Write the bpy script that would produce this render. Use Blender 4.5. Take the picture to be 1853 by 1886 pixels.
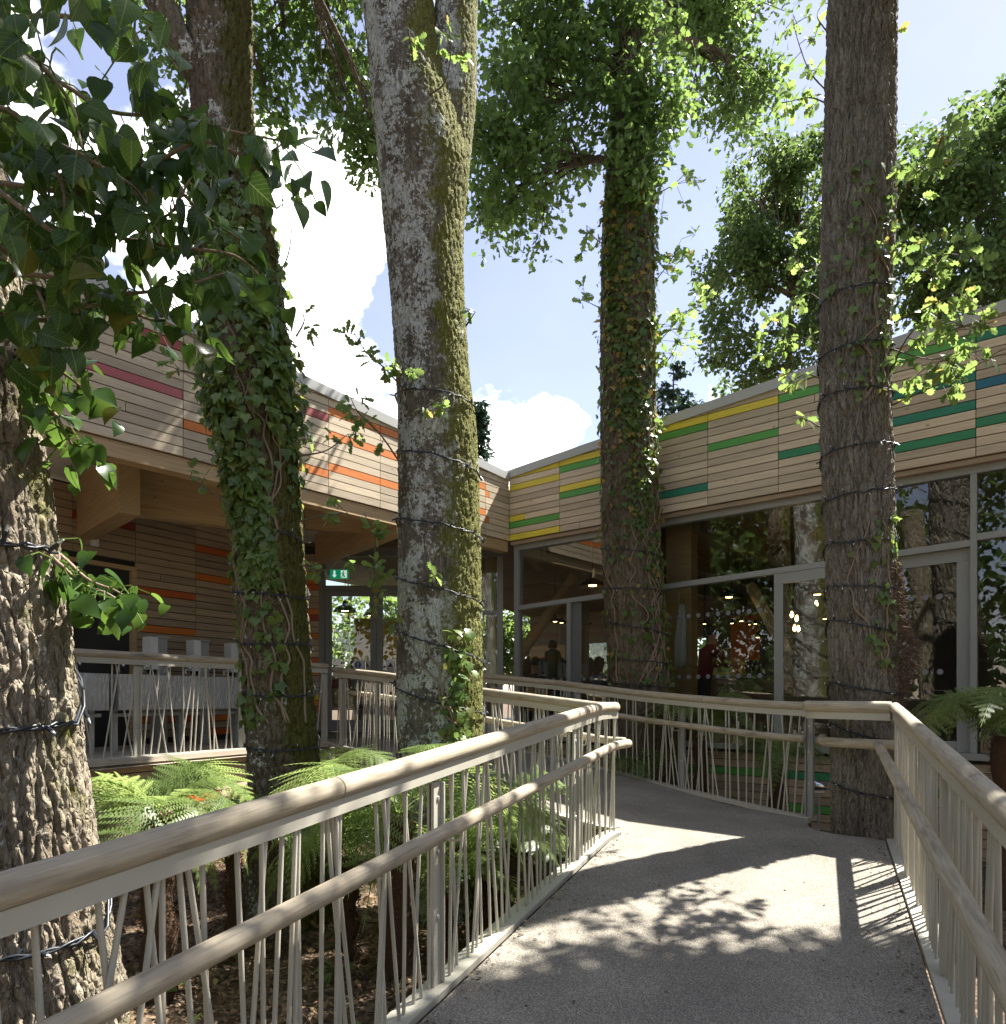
import bpy, bmesh, math, random
import numpy as np
from mathutils import Vector, Matrix, Quaternion

random.seed(7); RNG = np.random.default_rng(11)
R = math.radians
for o in list(bpy.data.objects): bpy.data.objects.remove(o)
SC = bpy.context.scene
COL = SC.collection

# ------------------------------------------------------------------ camera
# shift lens, level camera; the photograph is 1853 px wide, focal length 1330 px, horizon at y = 1285
F, CX, HY, EZ = 1330.0, 926.0, 1285.0, 1.585
cam_d = bpy.data.cameras.new('camera'); cam = bpy.data.objects.new('camera', cam_d); COL.objects.link(cam)
cam.location = (0, 0, EZ); cam.rotation_euler = (R(90), 0, 0)
cam_d.sensor_fit = 'HORIZONTAL'; cam_d.sensor_width = 36; cam_d.lens = 36*F/1853
cam_d.shift_y = (HY-943)/1853; cam_d.clip_start = 0.05; cam_d.clip_end = 2000
SC.camera = cam
def P(px, py, Y): return Vector(((px-CX)/F*Y, Y, EZ+(HY-py)/F*Y))

# ------------------------------------------------------------------ light
SUN_EL, SUN_AZ = R(56.5), math.atan2(.84, .54)
SUND = Vector((math.sin(SUN_AZ)*math.cos(SUN_EL), math.cos(SUN_AZ)*math.cos(SUN_EL), math.sin(SUN_EL)))
sd = bpy.data.lights.new('sun', 'SUN'); so = bpy.data.objects.new('sun', sd); COL.objects.link(so)
sd.energy = 5.0; sd.angle = R(0.55); sd.color = (1, .965, .90)
so.rotation_euler = SUND.to_track_quat('Z', 'Y').to_euler(); so.location = (8, 8, 20)
SC.view_settings.view_transform = 'Standard'; SC.view_settings.look = 'None'
SC.view_settings.exposure = 2.0; SC.view_settings.gamma = 1

SC.cycles.max_bounces = 7; SC.cycles.transparent_max_bounces = 12; SC.cycles.diffuse_bounces = 3; SC.cycles.glossy_bounces = 3; SC.cycles.transmission_bounces = 4
W = bpy.data.worlds.new('World'); SC.world = W; W.use_nodes = True
def world():
    nt = W.node_tree; nt.nodes.clear(); N = nt.nodes.new; L = nt.links.new
    out = N('ShaderNodeOutputWorld'); mix = N('ShaderNodeMixShader'); b1 = N('ShaderNodeBackground'); b2 = N('ShaderNodeBackground')
    sky = N('ShaderNodeTexSky'); sky.sky_type = 'NISHITA'; sky.sun_disc = False
    sky.sun_elevation = SUN_EL; sky.sun_rotation = SUN_AZ; sky.air_density = 1.0; sky.dust_density = .25; sky.ozone_density = 2.5
    b1.inputs[1].default_value = .066
    tn = N('ShaderNodeMix'); tn.data_type = 'RGBA'; tn.blend_type = 'MULTIPLY'; tn.inputs[0].default_value = 1; tn.inputs[7].default_value = (1.20, .93, .90, 1); L(sky.outputs[0], tn.inputs[6]); L(tn.outputs[2], b1.inputs[0])
    tc = N('ShaderNodeTexCoord')
    nrm = N('ShaderNodeVectorMath'); nrm.operation = 'NORMALIZE'; L(tc.outputs['Generated'], nrm.inputs[0])
    no = N('ShaderNodeTexNoise'); no.inputs['Scale'].default_value = 4.2; no.inputs['Detail'].default_value = 9; no.inputs['Roughness'].default_value = .58
    mp = N('ShaderNodeMapping'); mp.inputs['Scale'].default_value = (1, 1, 1.5); mp.inputs['Location'].default_value = (3.1, .4, 1.7)
    L(nrm.outputs[0], mp.inputs[0]); L(mp.outputs[0], no.inputs['Vector'])
    acc = no.outputs['Fac']
    # big cumulus banks: direction (photo px), inner / outer angle, weight
    for px, py, a0, a1, wgt in ((600, 300, 3, 15, .17), (560, 650, 3, 12, .20), (945, 770, 1.5, 6.5, .25), (300, 300, 4, 18, .15),
                           (1270, 740, 1, 5, .2), (880, 520, .5, 3, .12), (1080, 830, 1, 5, .2), (1310, 200, 4, 24, -.16), (1000, 420, 3, 14, -.12),
                           (690, 540, 1, 6, -.26), (240, 60, 1, 8, -.22), (540, 30, 1, 8, -.2)):
        d = Vector(((px-CX)/F, 1, (HY-py)/F)).normalized()
        dt = N('ShaderNodeVectorMath'); dt.operation = 'DOT_PRODUCT'; L(nrm.outputs[0], dt.inputs[0]); dt.inputs[1].default_value = d
        mr = N('ShaderNodeMapRange'); mr.interpolation_type = 'SMOOTHSTEP'
        mr.inputs[1].default_value = math.cos(R(a1)); mr.inputs[2].default_value = math.cos(R(a0)); mr.inputs[3].default_value = 0; mr.inputs[4].default_value = wgt
        L(dt.outputs['Value'], mr.inputs[0])
        ad = N('ShaderNodeMath'); ad.operation = 'ADD'; L(acc, ad.inputs[0]); L(mr.outputs[0], ad.inputs[1]); acc = ad.outputs[0]
    cr = N('ShaderNodeMapRange'); cr.interpolation_type = 'SMOOTHSTEP'; cr.inputs[1].default_value = .57; cr.inputs[2].default_value = .69; cr.inputs[4].default_value = .97
    L(acc, cr.inputs[0])
    n2 = N('ShaderNodeTexNoise'); n2.inputs['Scale'].default_value = 9; n2.inputs['Detail'].default_value = 6; L(mp.outputs[0], n2.inputs['Vector'])
    cc = N('ShaderNodeMapRange'); cc.inputs[1].default_value = .3; cc.inputs[2].default_value = .7; cc.inputs[3].default_value = .80; cc.inputs[4].default_value = 1.05
    L(n2.outputs['Fac'], cc.inputs[0])
    b2.inputs[0].default_value = (1, .99, .975, 1); L(cc.outputs[0], b2.inputs[1])
    # thin bright veil over the blue
    ve = N('ShaderNodeMath'); ve.operation = 'MAXIMUM'; ve.inputs[1].default_value = .05; L(cr.outputs[0], ve.inputs[0])
    L(ve.outputs[0], mix.inputs[0]); L(b1.outputs[0], mix.inputs[1]); L(b2.outputs[0], mix.inputs[2]); L(mix.outputs[0], out.inputs[0])
world()

# ------------------------------------------------------------------ object helpers
WL = {}
def link(o, parent=None, wl=(0, 0, 0)):
    """link o; wl is the world location of its origin (parents are never rotated unless built locally)"""
    COL.objects.link(o)
    wl = Vector(wl)
    if parent is not None:
        o.parent = parent; o.location = wl-WL[parent.name]
    else: o.location = wl
    WL[o.name] = wl
    return o
def tag(o, label=None, cat=None, group=None, kind=None):
    if label: o['label'] = label
    if cat: o['category'] = cat
    if group: o['group'] = group
    if kind: o['kind'] = kind
    return o
def thing(name, loc, label, cat, group=None):
    o = bpy.data.objects.new(name, None); o.empty_display_size = .1
    link(o, None, loc); return tag(o, label, cat, group)
def np_mesh(name, v, f, mat=None, smooth=False, uv=None):
    """v (n,3) array, f list of faces or (m,k) array"""
    me = bpy.data.meshes.new(name); v = np.asarray(v, np.float32)
    if isinstance(f, np.ndarray):
        m, k = f.shape
        me.vertices.add(len(v)); me.vertices.foreach_set('co', v.ravel())
        me.loops.add(m*k); me.loops.foreach_set('vertex_index', f.astype(np.int32).ravel())
        me.polygons.add(m); me.polygons.foreach_set('loop_start', np.arange(0, m*k, k, dtype=np.int32))
        me.polygons.foreach_set('loop_total', np.full(m, k, np.int32))
        me.update(calc_edges=True)
    else:
        me.from_pydata([tuple(p) for p in v], [], f)
    if uv is not None:
        l = me.uv_layers.new(name='UVMap'); idx = np.empty(len(me.loops), np.int32); me.loops.foreach_get('vertex_index', idx)
        l.data.foreach_set('uv', np.asarray(uv, np.float32)[idx].ravel())
    if smooth: me.polygons.foreach_set('use_smooth', np.ones(len(me.polygons), bool))
    if mat: me.materials.append(mat)
    return me
def mobj(name, v, f, mat, parent=None, smooth=False, uv=None, wl=(0, 0, 0)):
    return link(bpy.data.objects.new(name, np_mesh(name, v, f, mat, smooth, uv)), parent, wl)
class MB:
    """collects shapes for ONE mesh"""
    def __init__(s): s.v = []; s.f = []; s.uv = []
    def add(s, v, f, uv=None):
        n = len(s.v); s.v += [tuple(p) for p in v]; s.f += [tuple(i+n for i in q) for q in f]
        s.uv += [tuple(q) for q in uv] if uv is not None else [(p[0]+p[1], p[2]) for p in v]
        return s
    def box(s, c, size, rz=0):
        cx, cy, cz = c; a, b, h = [q/2 for q in size]; cs, sn = math.cos(rz), math.sin(rz)
        v = []
        for x, y, z in ((-a,-b,-h),(a,-b,-h),(a,b,-h),(-a,b,-h),(-a,-b,h),(a,-b,h),(a,b,h),(-a,b,h)):
            v.append((cx+x*cs-y*sn, cy+x*sn+y*cs, cz+z))
        return s.add(v, ((3,2,1,0),(4,5,6,7),(0,1,5,4),(1,2,6,5),(2,3,7,6),(3,0,4,7)))
    def beam(s, p0, p1, w, h, up=(0, 0, 1)):
        p0, p1 = Vector(p0), Vector(p1); d = (p1-p0).normalized(); x = d.cross(Vector(up)).normalized(); z = x.cross(d)
        v = []; uv = []; L = (p1-p0).length; u0 = random.random()*20
        for p, u in ((p0, 0), (p1, L)):
            for a, b in ((-1,-1),(1,-1),(1,1),(-1,1)):
                v.append(p+x*(a*w/2)+z*(b*h/2)); uv.append((u0+u, a*w/2+b*h/2))
        return s.add(v, ((0,1,2,3),(7,6,5,4),(0,4,5,1),(1,5,6,2),(2,6,7,3),(3,7,4,0)), uv)
    def tube(s, pts, r, n=8, caps=True):
        v, f, uv = tube(pts, r, n, caps); return s.add(v, f, uv)
    def lathe(s, prof, c, n=20):
        v = []; f = []
        for r, z in prof:
            for i in range(n):
                a = 2*math.pi*i/n; v.append((c[0]+r*math.cos(a), c[1]+r*math.sin(a), c[2]+z))
        for j in range(len(prof)-1):
            for i in range(n): f.append((j*n+i, j*n+(i+1)%n, (j+1)*n+(i+1)%n, (j+1)*n+i))
        return s.add(v, f)
    def build(s, name, mat, parent=None, smooth=False, wl=(0, 0, 0)):
        return mobj(name, s.v, s.f, mat, parent, smooth, s.uv, wl)
def tube(pts, r, n=8, caps=True):
    pts = [Vector(p) for p in pts]; m = len(pts); rr = r if hasattr(r, '__len__') else [r]*m
    v = []; f = []; uv = []; T0 = None; X = None; u = random.random()*9
    for i, p in enumerate(pts):
        t = (pts[min(i+1, m-1)]-pts[max(i-1, 0)]).normalized()
        if X is None: X = t.orthogonal().normalized()
        else: X = (X-t*X.dot(t)).normalized()
        Y = t.cross(X)
        if i: u += (p-pts[i-1]).length
        for k in range(n):
            a = 2*math.pi*k/n; v.append(p+X*(rr[i]*math.cos(a))+Y*(rr[i]*math.sin(a))); uv.append((u, rr[i]*a))
    for i in range(m-1):
        for k in range(n): f.append((i*n+k, i*n+(k+1)%n, (i+1)*n+(k+1)%n, (i+1)*n+k))
    if caps: f.append(tuple(range(n))[::-1]); f.append(tuple((m-1)*n+k for k in range(n)))
    return v, f, uv
def smooth_pts(pts, per=8):
    """Catmull-Rom through points"""
    pts = [Vector(p) for p in pts]; q = [pts[0]*2-pts[1]]+pts+[pts[-1]*2-pts[-2]]; out = []
    for i in range(1, len(q)-2):
        a, b, c, d = q[i-1:i+3]
        for k in range(per):
            t = k/per; out.append(.5*((2*b)+(c-a)*t+(2*a-5*b+4*c-d)*t*t+(3*b-a-3*c+d)*t**3))
    out.append(pts[-1]); return out

# ------------------------------------------------------------------ materials
def nodes(name):
    m = bpy.data.materials.new(name); m.use_nodes = True; nt = m.node_tree; nt.nodes.clear()
    N = nt.nodes.new; L = nt.links.new; out = N('ShaderNodeOutputMaterial'); b = N('ShaderNodeBsdfPrincipled'); L(b.outputs[0], out.inputs[0])
    return m, N, L, b, out
def plain(name, col, rough=.6, metal=0, bump=0, bscale=60, var=.12, emit=None, es=1):
    m, N, L, b, out = nodes(name)
    b.inputs['Roughness'].default_value = rough; b.inputs['Metallic'].default_value = metal
    no = N('ShaderNodeTexNoise'); no.inputs['Scale'].default_value = bscale; no.inputs['Detail'].default_value = 5
    tc = N('ShaderNodeTexCoord'); L(tc.outputs['Object'], no.inputs['Vector'])
    mx = N('ShaderNodeMix'); mx.data_type = 'RGBA'; L(no.outputs['Fac'], mx.inputs[0])
    mx.inputs[6].default_value = tuple(c*(1-var) for c in col)+(1,); mx.inputs[7].default_value = tuple(min(1, c*(1+var)) for c in col)+(1,)
    L(mx.outputs[2], b.inputs['Base Color'])
    if bump:
        bp = N('ShaderNodeBump'); bp.inputs['Strength'].default_value = bump; bp.inputs['Distance'].default_value = .01
        L(no.outputs['Fac'], bp.inputs['Height']); L(bp.outputs[0], b.inputs['Normal'])
    if emit: b.inputs['Emission Color'].default_value = emit+(1,); b.inputs['Emission Strength'].default_value = es
    return m
def wood(name, c1, c2, rough=.65, knots=True, tone=.25, grain=45, stain=0):
    """grain runs along U (metres)"""
    m, N, L, b, out = nodes(name); b.inputs['Roughness'].default_value = rough
    uv = N('ShaderNodeUVMap'); oi = N('ShaderNodeObjectInfo')
    cmb = N('ShaderNodeCombineXYZ'); ml = N('ShaderNodeMath'); ml.operation = 'MULTIPLY'; ml.inputs[1].default_value = 37; L(oi.outputs['Random'], ml.inputs[0]); L(ml.outputs[0], cmb.inputs[2])
    ad = N('ShaderNodeVectorMath'); L(uv.outputs[0], ad.inputs[0]); L(cmb.outputs[0], ad.inputs[1])
    mp = N('ShaderNodeMapping'); mp.inputs['Scale'].default_value = (3.2 if stain else 1.6, grain, 1); L(ad.outputs[0], mp.inputs[0])
    no = N('ShaderNodeTexNoise'); no.inputs['Scale'].default_value = 1.4; no.inputs['Detail'].default_value = 7; no.inputs['Distortion'].default_value = .5; L(mp.outputs[0], no.inputs['Vector'])
    mx = N('ShaderNodeMix'); mx.data_type = 'RGBA'; mx.inputs[6].default_value = c1+(1,); mx.inputs[7].default_value = c2+(1,)
    rp = N('ShaderNodeMapRange'); rp.inputs[1].default_value = .3; rp.inputs[2].default_value = .72; L(no.outputs['Fac'], rp.inputs[0]); L(rp.outputs[0], mx.inputs[0])
    cur = mx.outputs[2]
    # board-to-board tone
    hv = N('ShaderNodeHueSaturation'); tr = N('ShaderNodeMapRange'); tr.inputs[3].default_value = 1-tone; tr.inputs[4].default_value = 1+tone*.7
    L(oi.outputs['Random'], tr.inputs[0]); L(tr.outputs[0], hv.inputs['Value']); L(cur, hv.inputs['Color']); cur = hv.outputs[0]
    if knots:
        vo = N('ShaderNodeTexVoronoi'); vo.inputs['Scale'].default_value = 4.5
        mk = N('ShaderNodeMapping'); mk.inputs['Scale'].default_value = (.8, 1.6, 1); L(ad.outputs[0], mk.inputs[0]); L(mk.outputs[0], vo.inputs['Vector'])
        kr = N('ShaderNodeMapRange'); kr.inputs[1].default_value = .045; kr.inputs[2].default_value = .10; kr.inputs[3].default_value = .75; kr.inputs[4].default_value = 0; L(vo.outputs['Distance'], kr.inputs[0])
        mk2 = N('ShaderNodeMix'); mk2.data_type = 'RGBA'; L(kr.outputs[0], mk2.inputs[0]); L(cur, mk2.inputs[6]); mk2.inputs[7].default_value = tuple(c*.38 for c in c1)+(1,); cur = mk2.outputs[2]
    if stain:
        ns = N('ShaderNodeTexNoise'); ns.inputs['Scale'].default_value = 1; ns.inputs['Detail'].default_value = 6
        ms = N('ShaderNodeMapping'); ms.inputs['Scale'].default_value = (3.5, 16, 1); L(ad.outputs[0], ms.inputs[0]); L(ms.outputs[0], ns.inputs['Vector'])
        sr = N('ShaderNodeMapRange'); sr.inputs[1].default_value = .56; sr.inputs[2].default_value = .74; sr.inputs[4].default_value = stain; L(ns.outputs['Fac'], sr.inputs[0])
        m3 = N('ShaderNodeMix'); m3.data_type = 'RGBA'; L(sr.outputs[0], m3.inputs[0]); L(cur, m3.inputs[6]); m3.inputs[7].default_value = tuple(c*.33 for c in c1)+(1,); cur = m3.outputs[2]
    if stain:      # drying checks: fine dark cracks along the grain
        nk = N('ShaderNodeTexNoise'); nk.inputs['Scale'].default_value = 1; nk.inputs['Detail'].default_value = 4
        mk3 = N('ShaderNodeMapping'); mk3.inputs['Scale'].default_value = (5, 240, 1); L(ad.outputs[0], mk3.inputs[0]); L(mk3.outputs[0], nk.inputs['Vector'])
        ck = N('ShaderNodeMapRange'); ck.inputs[1].default_value = .63; ck.inputs[2].default_value = .70; ck.inputs[4].default_value = .7; L(nk.outputs['Fac'], ck.inputs[0])
        m4 = N('ShaderNodeMix'); m4.data_type = 'RGBA'; L(ck.outputs[0], m4.inputs[0]); L(cur, m4.inputs[6]); m4.inputs[7].default_value = tuple(c*.3 for c in c1)+(1,); cur = m4.outputs[2]
    L(cur, b.inputs['Base Color'])
    bp = N('ShaderNodeBump'); bp.inputs['Strength'].default_value = .25; bp.inputs['Distance'].default_value = .004; L(no.outputs['Fac'], bp.inputs['Height']); L(bp.outputs[0], b.inputs['Normal'])
    return m
def leafmat(name, c1, c2, trans=.5, gloss=.35, c3=None, f3=.06, rough=.38, veins=False):
    """leaf: diffuse + light through the blade + waxy reflection; tone varies from leaf to leaf"""
    m, N, L, b, out = nodes(name)
    gi = N('ShaderNodeNewGeometry'); oi = N('ShaderNodeObjectInfo')
    ad = N('ShaderNodeMath'); ad.operation = 'ADD'; L(gi.outputs['Random Per Island'], ad.inputs[0]); L(oi.outputs['Random'], ad.inputs[1])
    fr = N('ShaderNodeMath'); fr.operation = 'FRACT'; L(ad.outputs[0], fr.inputs[0])
    cr = N('ShaderNodeValToRGB'); e = cr.color_ramp.elements; e[0].color = c1+(1,); e[1].color = c2+(1,)
    if c3:
        e[1].position = 1-f3-.02; q = e.new(1-f3); q.color = c3+(1,)
    L(fr.outputs[0], cr.inputs[0])
    no = N('ShaderNodeTexNoise'); no.inputs['Scale'].default_value = 35; no.inputs['Detail'].default_value = 3
    tc = N('ShaderNodeTexCoord'); L(tc.outputs['Object'], no.inputs['Vector'])
    hv = N('ShaderNodeHueSaturation'); mr = N('ShaderNodeMapRange'); mr.inputs[3].default_value = .75; mr.inputs[4].default_value = 1.25; L(no.outputs['Fac'], mr.inputs[0]); L(mr.outputs[0], hv.inputs['Value']); L(cr.outputs[0], hv.inputs['Color'])
    if veins:      # pale midrib and side veins in the leaf's own coordinates (x across, y to the tip)
        sx = N('ShaderNodeSeparateXYZ'); L(tc.outputs['Object'], sx.inputs[0]); ab = N('ShaderNodeMath'); ab.operation = 'ABSOLUTE'; L(sx.outputs[0], ab.inputs[0])
        r1 = N('ShaderNodeMapRange'); r1.inputs[1].default_value = .010; r1.inputs[2].default_value = .022; r1.inputs[3].default_value = 1; r1.inputs[4].default_value = 0; L(ab.outputs[0], r1.inputs[0])
        q1 = N('ShaderNodeMath'); q1.operation = 'MULTIPLY_ADD'; q1.inputs[1].default_value = -1.1; L(ab.outputs[0], q1.inputs[0]); L(sx.outputs[1], q1.inputs[2])
        q2 = N('ShaderNodeMath'); q2.operation = 'PINGPONG'; q2.inputs[1].default_value = .085; L(q1.outputs[0], q2.inputs[0])
        r2 = N('ShaderNodeMapRange'); r2.inputs[1].default_value = .004; r2.inputs[2].default_value = .012; r2.inputs[3].default_value = .65; r2.inputs[4].default_value = 0; L(q2.outputs[0], r2.inputs[0])
        mxv = N('ShaderNodeMath'); mxv.operation = 'MAXIMUM'; L(r1.outputs[0], mxv.inputs[0]); L(r2.outputs[0], mxv.inputs[1])
        vm = N('ShaderNodeMix'); vm.data_type = 'RGBA'; L(mxv.outputs[0], vm.inputs[0]); L(hv.outputs[0], vm.inputs[6]); vm.inputs[7].default_value = (.12, .17, .05, 1)
        no.inputs['Scale'].default_value = 5; hv = vm; out_c = vm.outputs[2]
    else: out_c = hv.outputs[0]
    L(out_c, b.inputs['Base Color']); b.inputs['Roughness'].default_value = rough; b.inputs['Specular IOR Level'].default_value = gloss
    tl = N('ShaderNodeBsdfTranslucent'); h2 = N('ShaderNodeHueSaturation'); h2.inputs['Hue'].default_value = .478; h2.inputs['Saturation'].default_value = .98; h2.inputs['Value'].default_value = 2.5
    L(out_c, h2.inputs['Color']); L(h2.outputs[0], tl.inputs[0])
    mx = N('ShaderNodeMixShader'); mx.inputs[0].default_value = trans; L(b.outputs[0], mx.inputs[1]); L(tl.outputs[0], mx.inputs[2]); L(mx.outputs[0], out.inputs[0])
    return m
def bark(name, c1, c2, lichen=0, moss=0, mdir=(1, 0, 0), mspread=.2, scale=1.0, lz=1.0, brown=(.10, .06, .035), mossc=(.13, .13, .018), crack=24, cdepth=.014):
    m, N, L, b, out = nodes(name); b.inputs['Roughness'].default_value = .9; b.inputs['Specular IOR Level'].default_value = .15
    tc = N('ShaderNodeTexCoord'); obj = tc.outputs['Object']
    mp = N('ShaderNodeMapping'); mp.inputs['Scale'].default_value = (18*scale, 18*scale, 3.2*scale); L(obj, mp.inputs[0])
    no = N('ShaderNodeTexNoise'); no.inputs['Scale'].default_value = 1; no.inputs['Detail'].default_value = 8; no.inputs['Roughness'].default_value = .65; L(mp.outputs[0], no.inputs['Vector'])
    mr = N('ShaderNodeMapRange'); mr.inputs[1].default_value = .32; mr.inputs[2].default_value = .68; L(no.outputs['Fac'], mr.inputs[0])
    mx = N('ShaderNodeMix'); mx.data_type = 'RGBA'; mx.inputs[6].default_value = c1+(1,); mx.inputs[7].default_value = c2+(1,); L(mr.outputs[0], mx.inputs[0]); cur = mx.outputs[2]
    n0 = N('ShaderNodeTexNoise'); n0.inputs['Scale'].default_value = 2.2; n0.inputs['Detail'].default_value = 5; L(obj, n0.inputs['Vector'])
    r0 = N('ShaderNodeMapRange'); r0.inputs[1].default_value = .45; r0.inputs[2].default_value = .7; r0.inputs[4].default_value = .6; L(n0.outputs['Fac'], r0.inputs[0])
    m0 = N('ShaderNodeMix'); m0.data_type = 'RGBA'; L(r0.outputs[0], m0.inputs[0]); L(cur, m0.inputs[6]); m0.inputs[7].default_value = brown+(1,); cur = m0.outputs[2]
    if lichen:
        na = N('ShaderNodeTexNoise'); na.inputs['Scale'].default_value = 4.5; na.inputs['Detail'].default_value = 3; na.inputs['Distortion'].default_value = .6
        ma = N('ShaderNodeMapping'); ma.inputs['Scale'].default_value = (1.2, 1.2, .75); L(obj, ma.inputs[0]); L(ma.outputs[0], na.inputs['Vector'])
        nb = N('ShaderNodeTexNoise'); nb.inputs['Scale'].default_value = 30; nb.inputs['Detail'].default_value = 8; nb.inputs['Roughness'].default_value = .68; L(obj, nb.inputs['Vector'])
        sm = N('ShaderNodeMath'); sm.operation = 'MULTIPLY_ADD'; sm.inputs[1].default_value = .8; L(na.outputs['Fac'], sm.inputs[0]); L(nb.outputs['Fac'], sm.inputs[2])
        rl = N('ShaderNodeMapRange'); rl.inputs[1].default_value = 1.05-lichen*.12; rl.inputs[2].default_value = 1.09-lichen*.12; rl.inputs[4].default_value = .85; L(sm.outputs[0], rl.inputs[0])
        m1 = N('ShaderNodeMix'); m1.data_type = 'RGBA'; L(rl.outputs[0], m1.inputs[0]); L(cur, m1.inputs[6]); m1.inputs[7].default_value = (.58, .60, .55, 1); cur = m1.outputs[2]
    if moss:
        ge = N('ShaderNodeNewGeometry'); dt = N('ShaderNodeVectorMath'); dt.operation = 'DOT_PRODUCT'; L(ge.outputs['True Normal'], dt.inputs[0]); dt.inputs[1].default_value = Vector(mdir).normalized()
        # slow normal of the stem: position based would need the axis, so soften with noise
        nc = N('ShaderNodeTexNoise'); nc.inputs['Scale'].default_value = 5; nc.inputs['Detail'].default_value = 7; nc.inputs['Roughness'].default_value = .7; L(obj, nc.inputs['Vector'])
        at = N('ShaderNodeAttribute'); at.attribute_name = 'side'
        s1 = N('ShaderNodeMath'); s1.operation = 'MULTIPLY_ADD'; s1.inputs[1].default_value = 1.6; L(nc.outputs['Fac'], s1.inputs[0]); L(at.outputs['Fac'], s1.inputs[2])
        rm = N('ShaderNodeMapRange'); rm.inputs[1].default_value = 1.72-moss; rm.inputs[2].default_value = 1.98-moss; rm.inputs[4].default_value = .95; L(s1.outputs[0], rm.inputs[0])
        m2 = N('ShaderNodeMix'); m2.data_type = 'RGBA'; L(rm.outputs[0], m2.inputs[0]); L(cur, m2.inputs[6]); m2.inputs[7].default_value = mossc+(1,); cur = m2.outputs[2]
    L(cur, b.inputs['Base Color'])
    nd = N('ShaderNodeTexNoise'); nd.inputs['Scale'].default_value = 75; nd.inputs['Detail'].default_value = 6; nd.inputs['Roughness'].default_value = .75; L(obj, nd.inputs['Vector'])
    nw = N('ShaderNodeTexNoise'); nw.inputs['Scale'].default_value = 9; nw.inputs['Detail'].default_value = 3; L(obj, nw.inputs['Vector'])
    wv = N('ShaderNodeVectorMath'); wv.operation = 'MULTIPLY_ADD'; wv.inputs[1].default_value = (.07, .07, .07); L(nw.outputs['Color'], wv.inputs[0]); L(obj, wv.inputs[2])
    mv = N('ShaderNodeMapping'); mv.inputs['Scale'].default_value = (crack, crack, crack*.2); L(wv.outputs[0], mv.inputs[0])
    vo = N('ShaderNodeTexVoronoi'); vo.feature = 'DISTANCE_TO_EDGE'; vo.inputs['Scale'].default_value = 1; L(mv.outputs[0], vo.inputs['Vector'])
    vr = N('ShaderNodeMapRange'); vr.interpolation_type = 'SMOOTHSTEP'; vr.inputs[1].default_value = 0; vr.inputs[2].default_value = .2; L(vo.outputs['Distance'], vr.inputs[0])
    hh = N('ShaderNodeMath'); hh.operation = 'MULTIPLY_ADD'; hh.inputs[1].default_value = .9; L(nd.outputs['Fac'], hh.inputs[0]); L(vr.outputs[0], hh.inputs[2])
    bp = N('ShaderNodeBump'); bp.inputs['Strength'].default_value = 1; bp.inputs['Distance'].default_value = cdepth; L(hh.outputs[0], bp.inputs['Height']); L(bp.outputs[0], b.inputs['Normal'])
    return m
def glassmat(name, tint=(.93, .96, .94), refl=1.6):
    m, N, L, b, out = nodes(name); N2 = m.node_tree.nodes; N2.remove(b)
    t = N('ShaderNodeBsdfTransparent'); t.inputs[0].default_value = tint+(1,)
    g = N('ShaderNodeBsdfGlossy'); g.inputs['Roughness'].default_value = .0
    no = N('ShaderNodeTexNoise'); no.inputs['Scale'].default_value = 1.1; tc = N('ShaderNodeTexCoord'); L(tc.outputs['Object'], no.inputs['Vector'])
    bp = N('ShaderNodeBump'); bp.inputs['Strength'].default_value = .012; bp.inputs['Distance'].default_value = .05; L(no.outputs['Fac'], bp.inputs['Height']); L(bp.outputs[0], g.inputs['Normal'])
    fr = N('ShaderNodeFresnel'); fr.inputs[0].default_value = 1.5
    mu = N('ShaderNodeMath'); mu.operation = 'MULTIPLY'; mu.use_clamp = True; mu.inputs[1].default_value = refl; L(fr.outputs[0], mu.inputs[0])
    mx = N('ShaderNodeMixShader'); L(mu.outputs[0], mx.inputs[0]); L(t.outputs[0], mx.inputs[1]); L(g.outputs[0], mx.inputs[2]); L(mx.outputs[0], out.inputs[0])
    return m
def speckle(name, c1, c2, c3, sc=260, bump=.5, rough=.9):
    m, N, L, b, out = nodes(name); b.inputs['Roughness'].default_value = rough; b.inputs['Specular IOR Level'].default_value = .25
    tc = N('ShaderNodeTexCoord'); vo = N('ShaderNodeTexVoronoi'); vo.inputs['Scale'].default_value = sc; L(tc.outputs['Object'], vo.inputs['Vector'])
    cr = N('ShaderNodeValToRGB'); e = cr.color_ramp.elements; e[0].color = c1+(1,); e[1].color = c3+(1,); q = e.new(.5); q.color = c2+(1,)
    sx = N('ShaderNodeSeparateColor'); L(vo.outputs['Color'], sx.inputs[0]); L(sx.outputs[0], cr.inputs[0])
    no = N('ShaderNodeTexNoise'); no.inputs['Scale'].default_value = 1.6; no.inputs['Detail'].default_value = 8; no.inputs['Roughness'].default_value = .6; L(tc.outputs['Object'], no.inputs['Vector'])
    mr = N('ShaderNodeMapRange'); mr.inputs[1].default_value = .3; mr.inputs[2].default_value = .7; mr.inputs[3].default_value = .74; mr.inputs[4].default_value = 1.16; L(no.outputs['Fac'], mr.inputs[0])
    hv = N('ShaderNodeHueSaturation'); L(cr.outputs[0], hv.inputs['Color']); L(mr.outputs[0], hv.inputs['Value']); L(hv.outputs[0], b.inputs['Base Color'])
    bp = N('ShaderNodeBump'); bp.inputs['Strength'].default_value = bump; bp.inputs['Distance'].default_value = .004; L(vo.outputs['Distance'], bp.inputs['Height']); L(bp.outputs[0], b.inputs['Normal'])
    return m
M = {}
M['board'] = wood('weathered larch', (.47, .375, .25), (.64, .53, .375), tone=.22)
M['board_dark'] = wood('brown larch', (.33, .24, .155), (.48, .365, .25), tone=.18)
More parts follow.
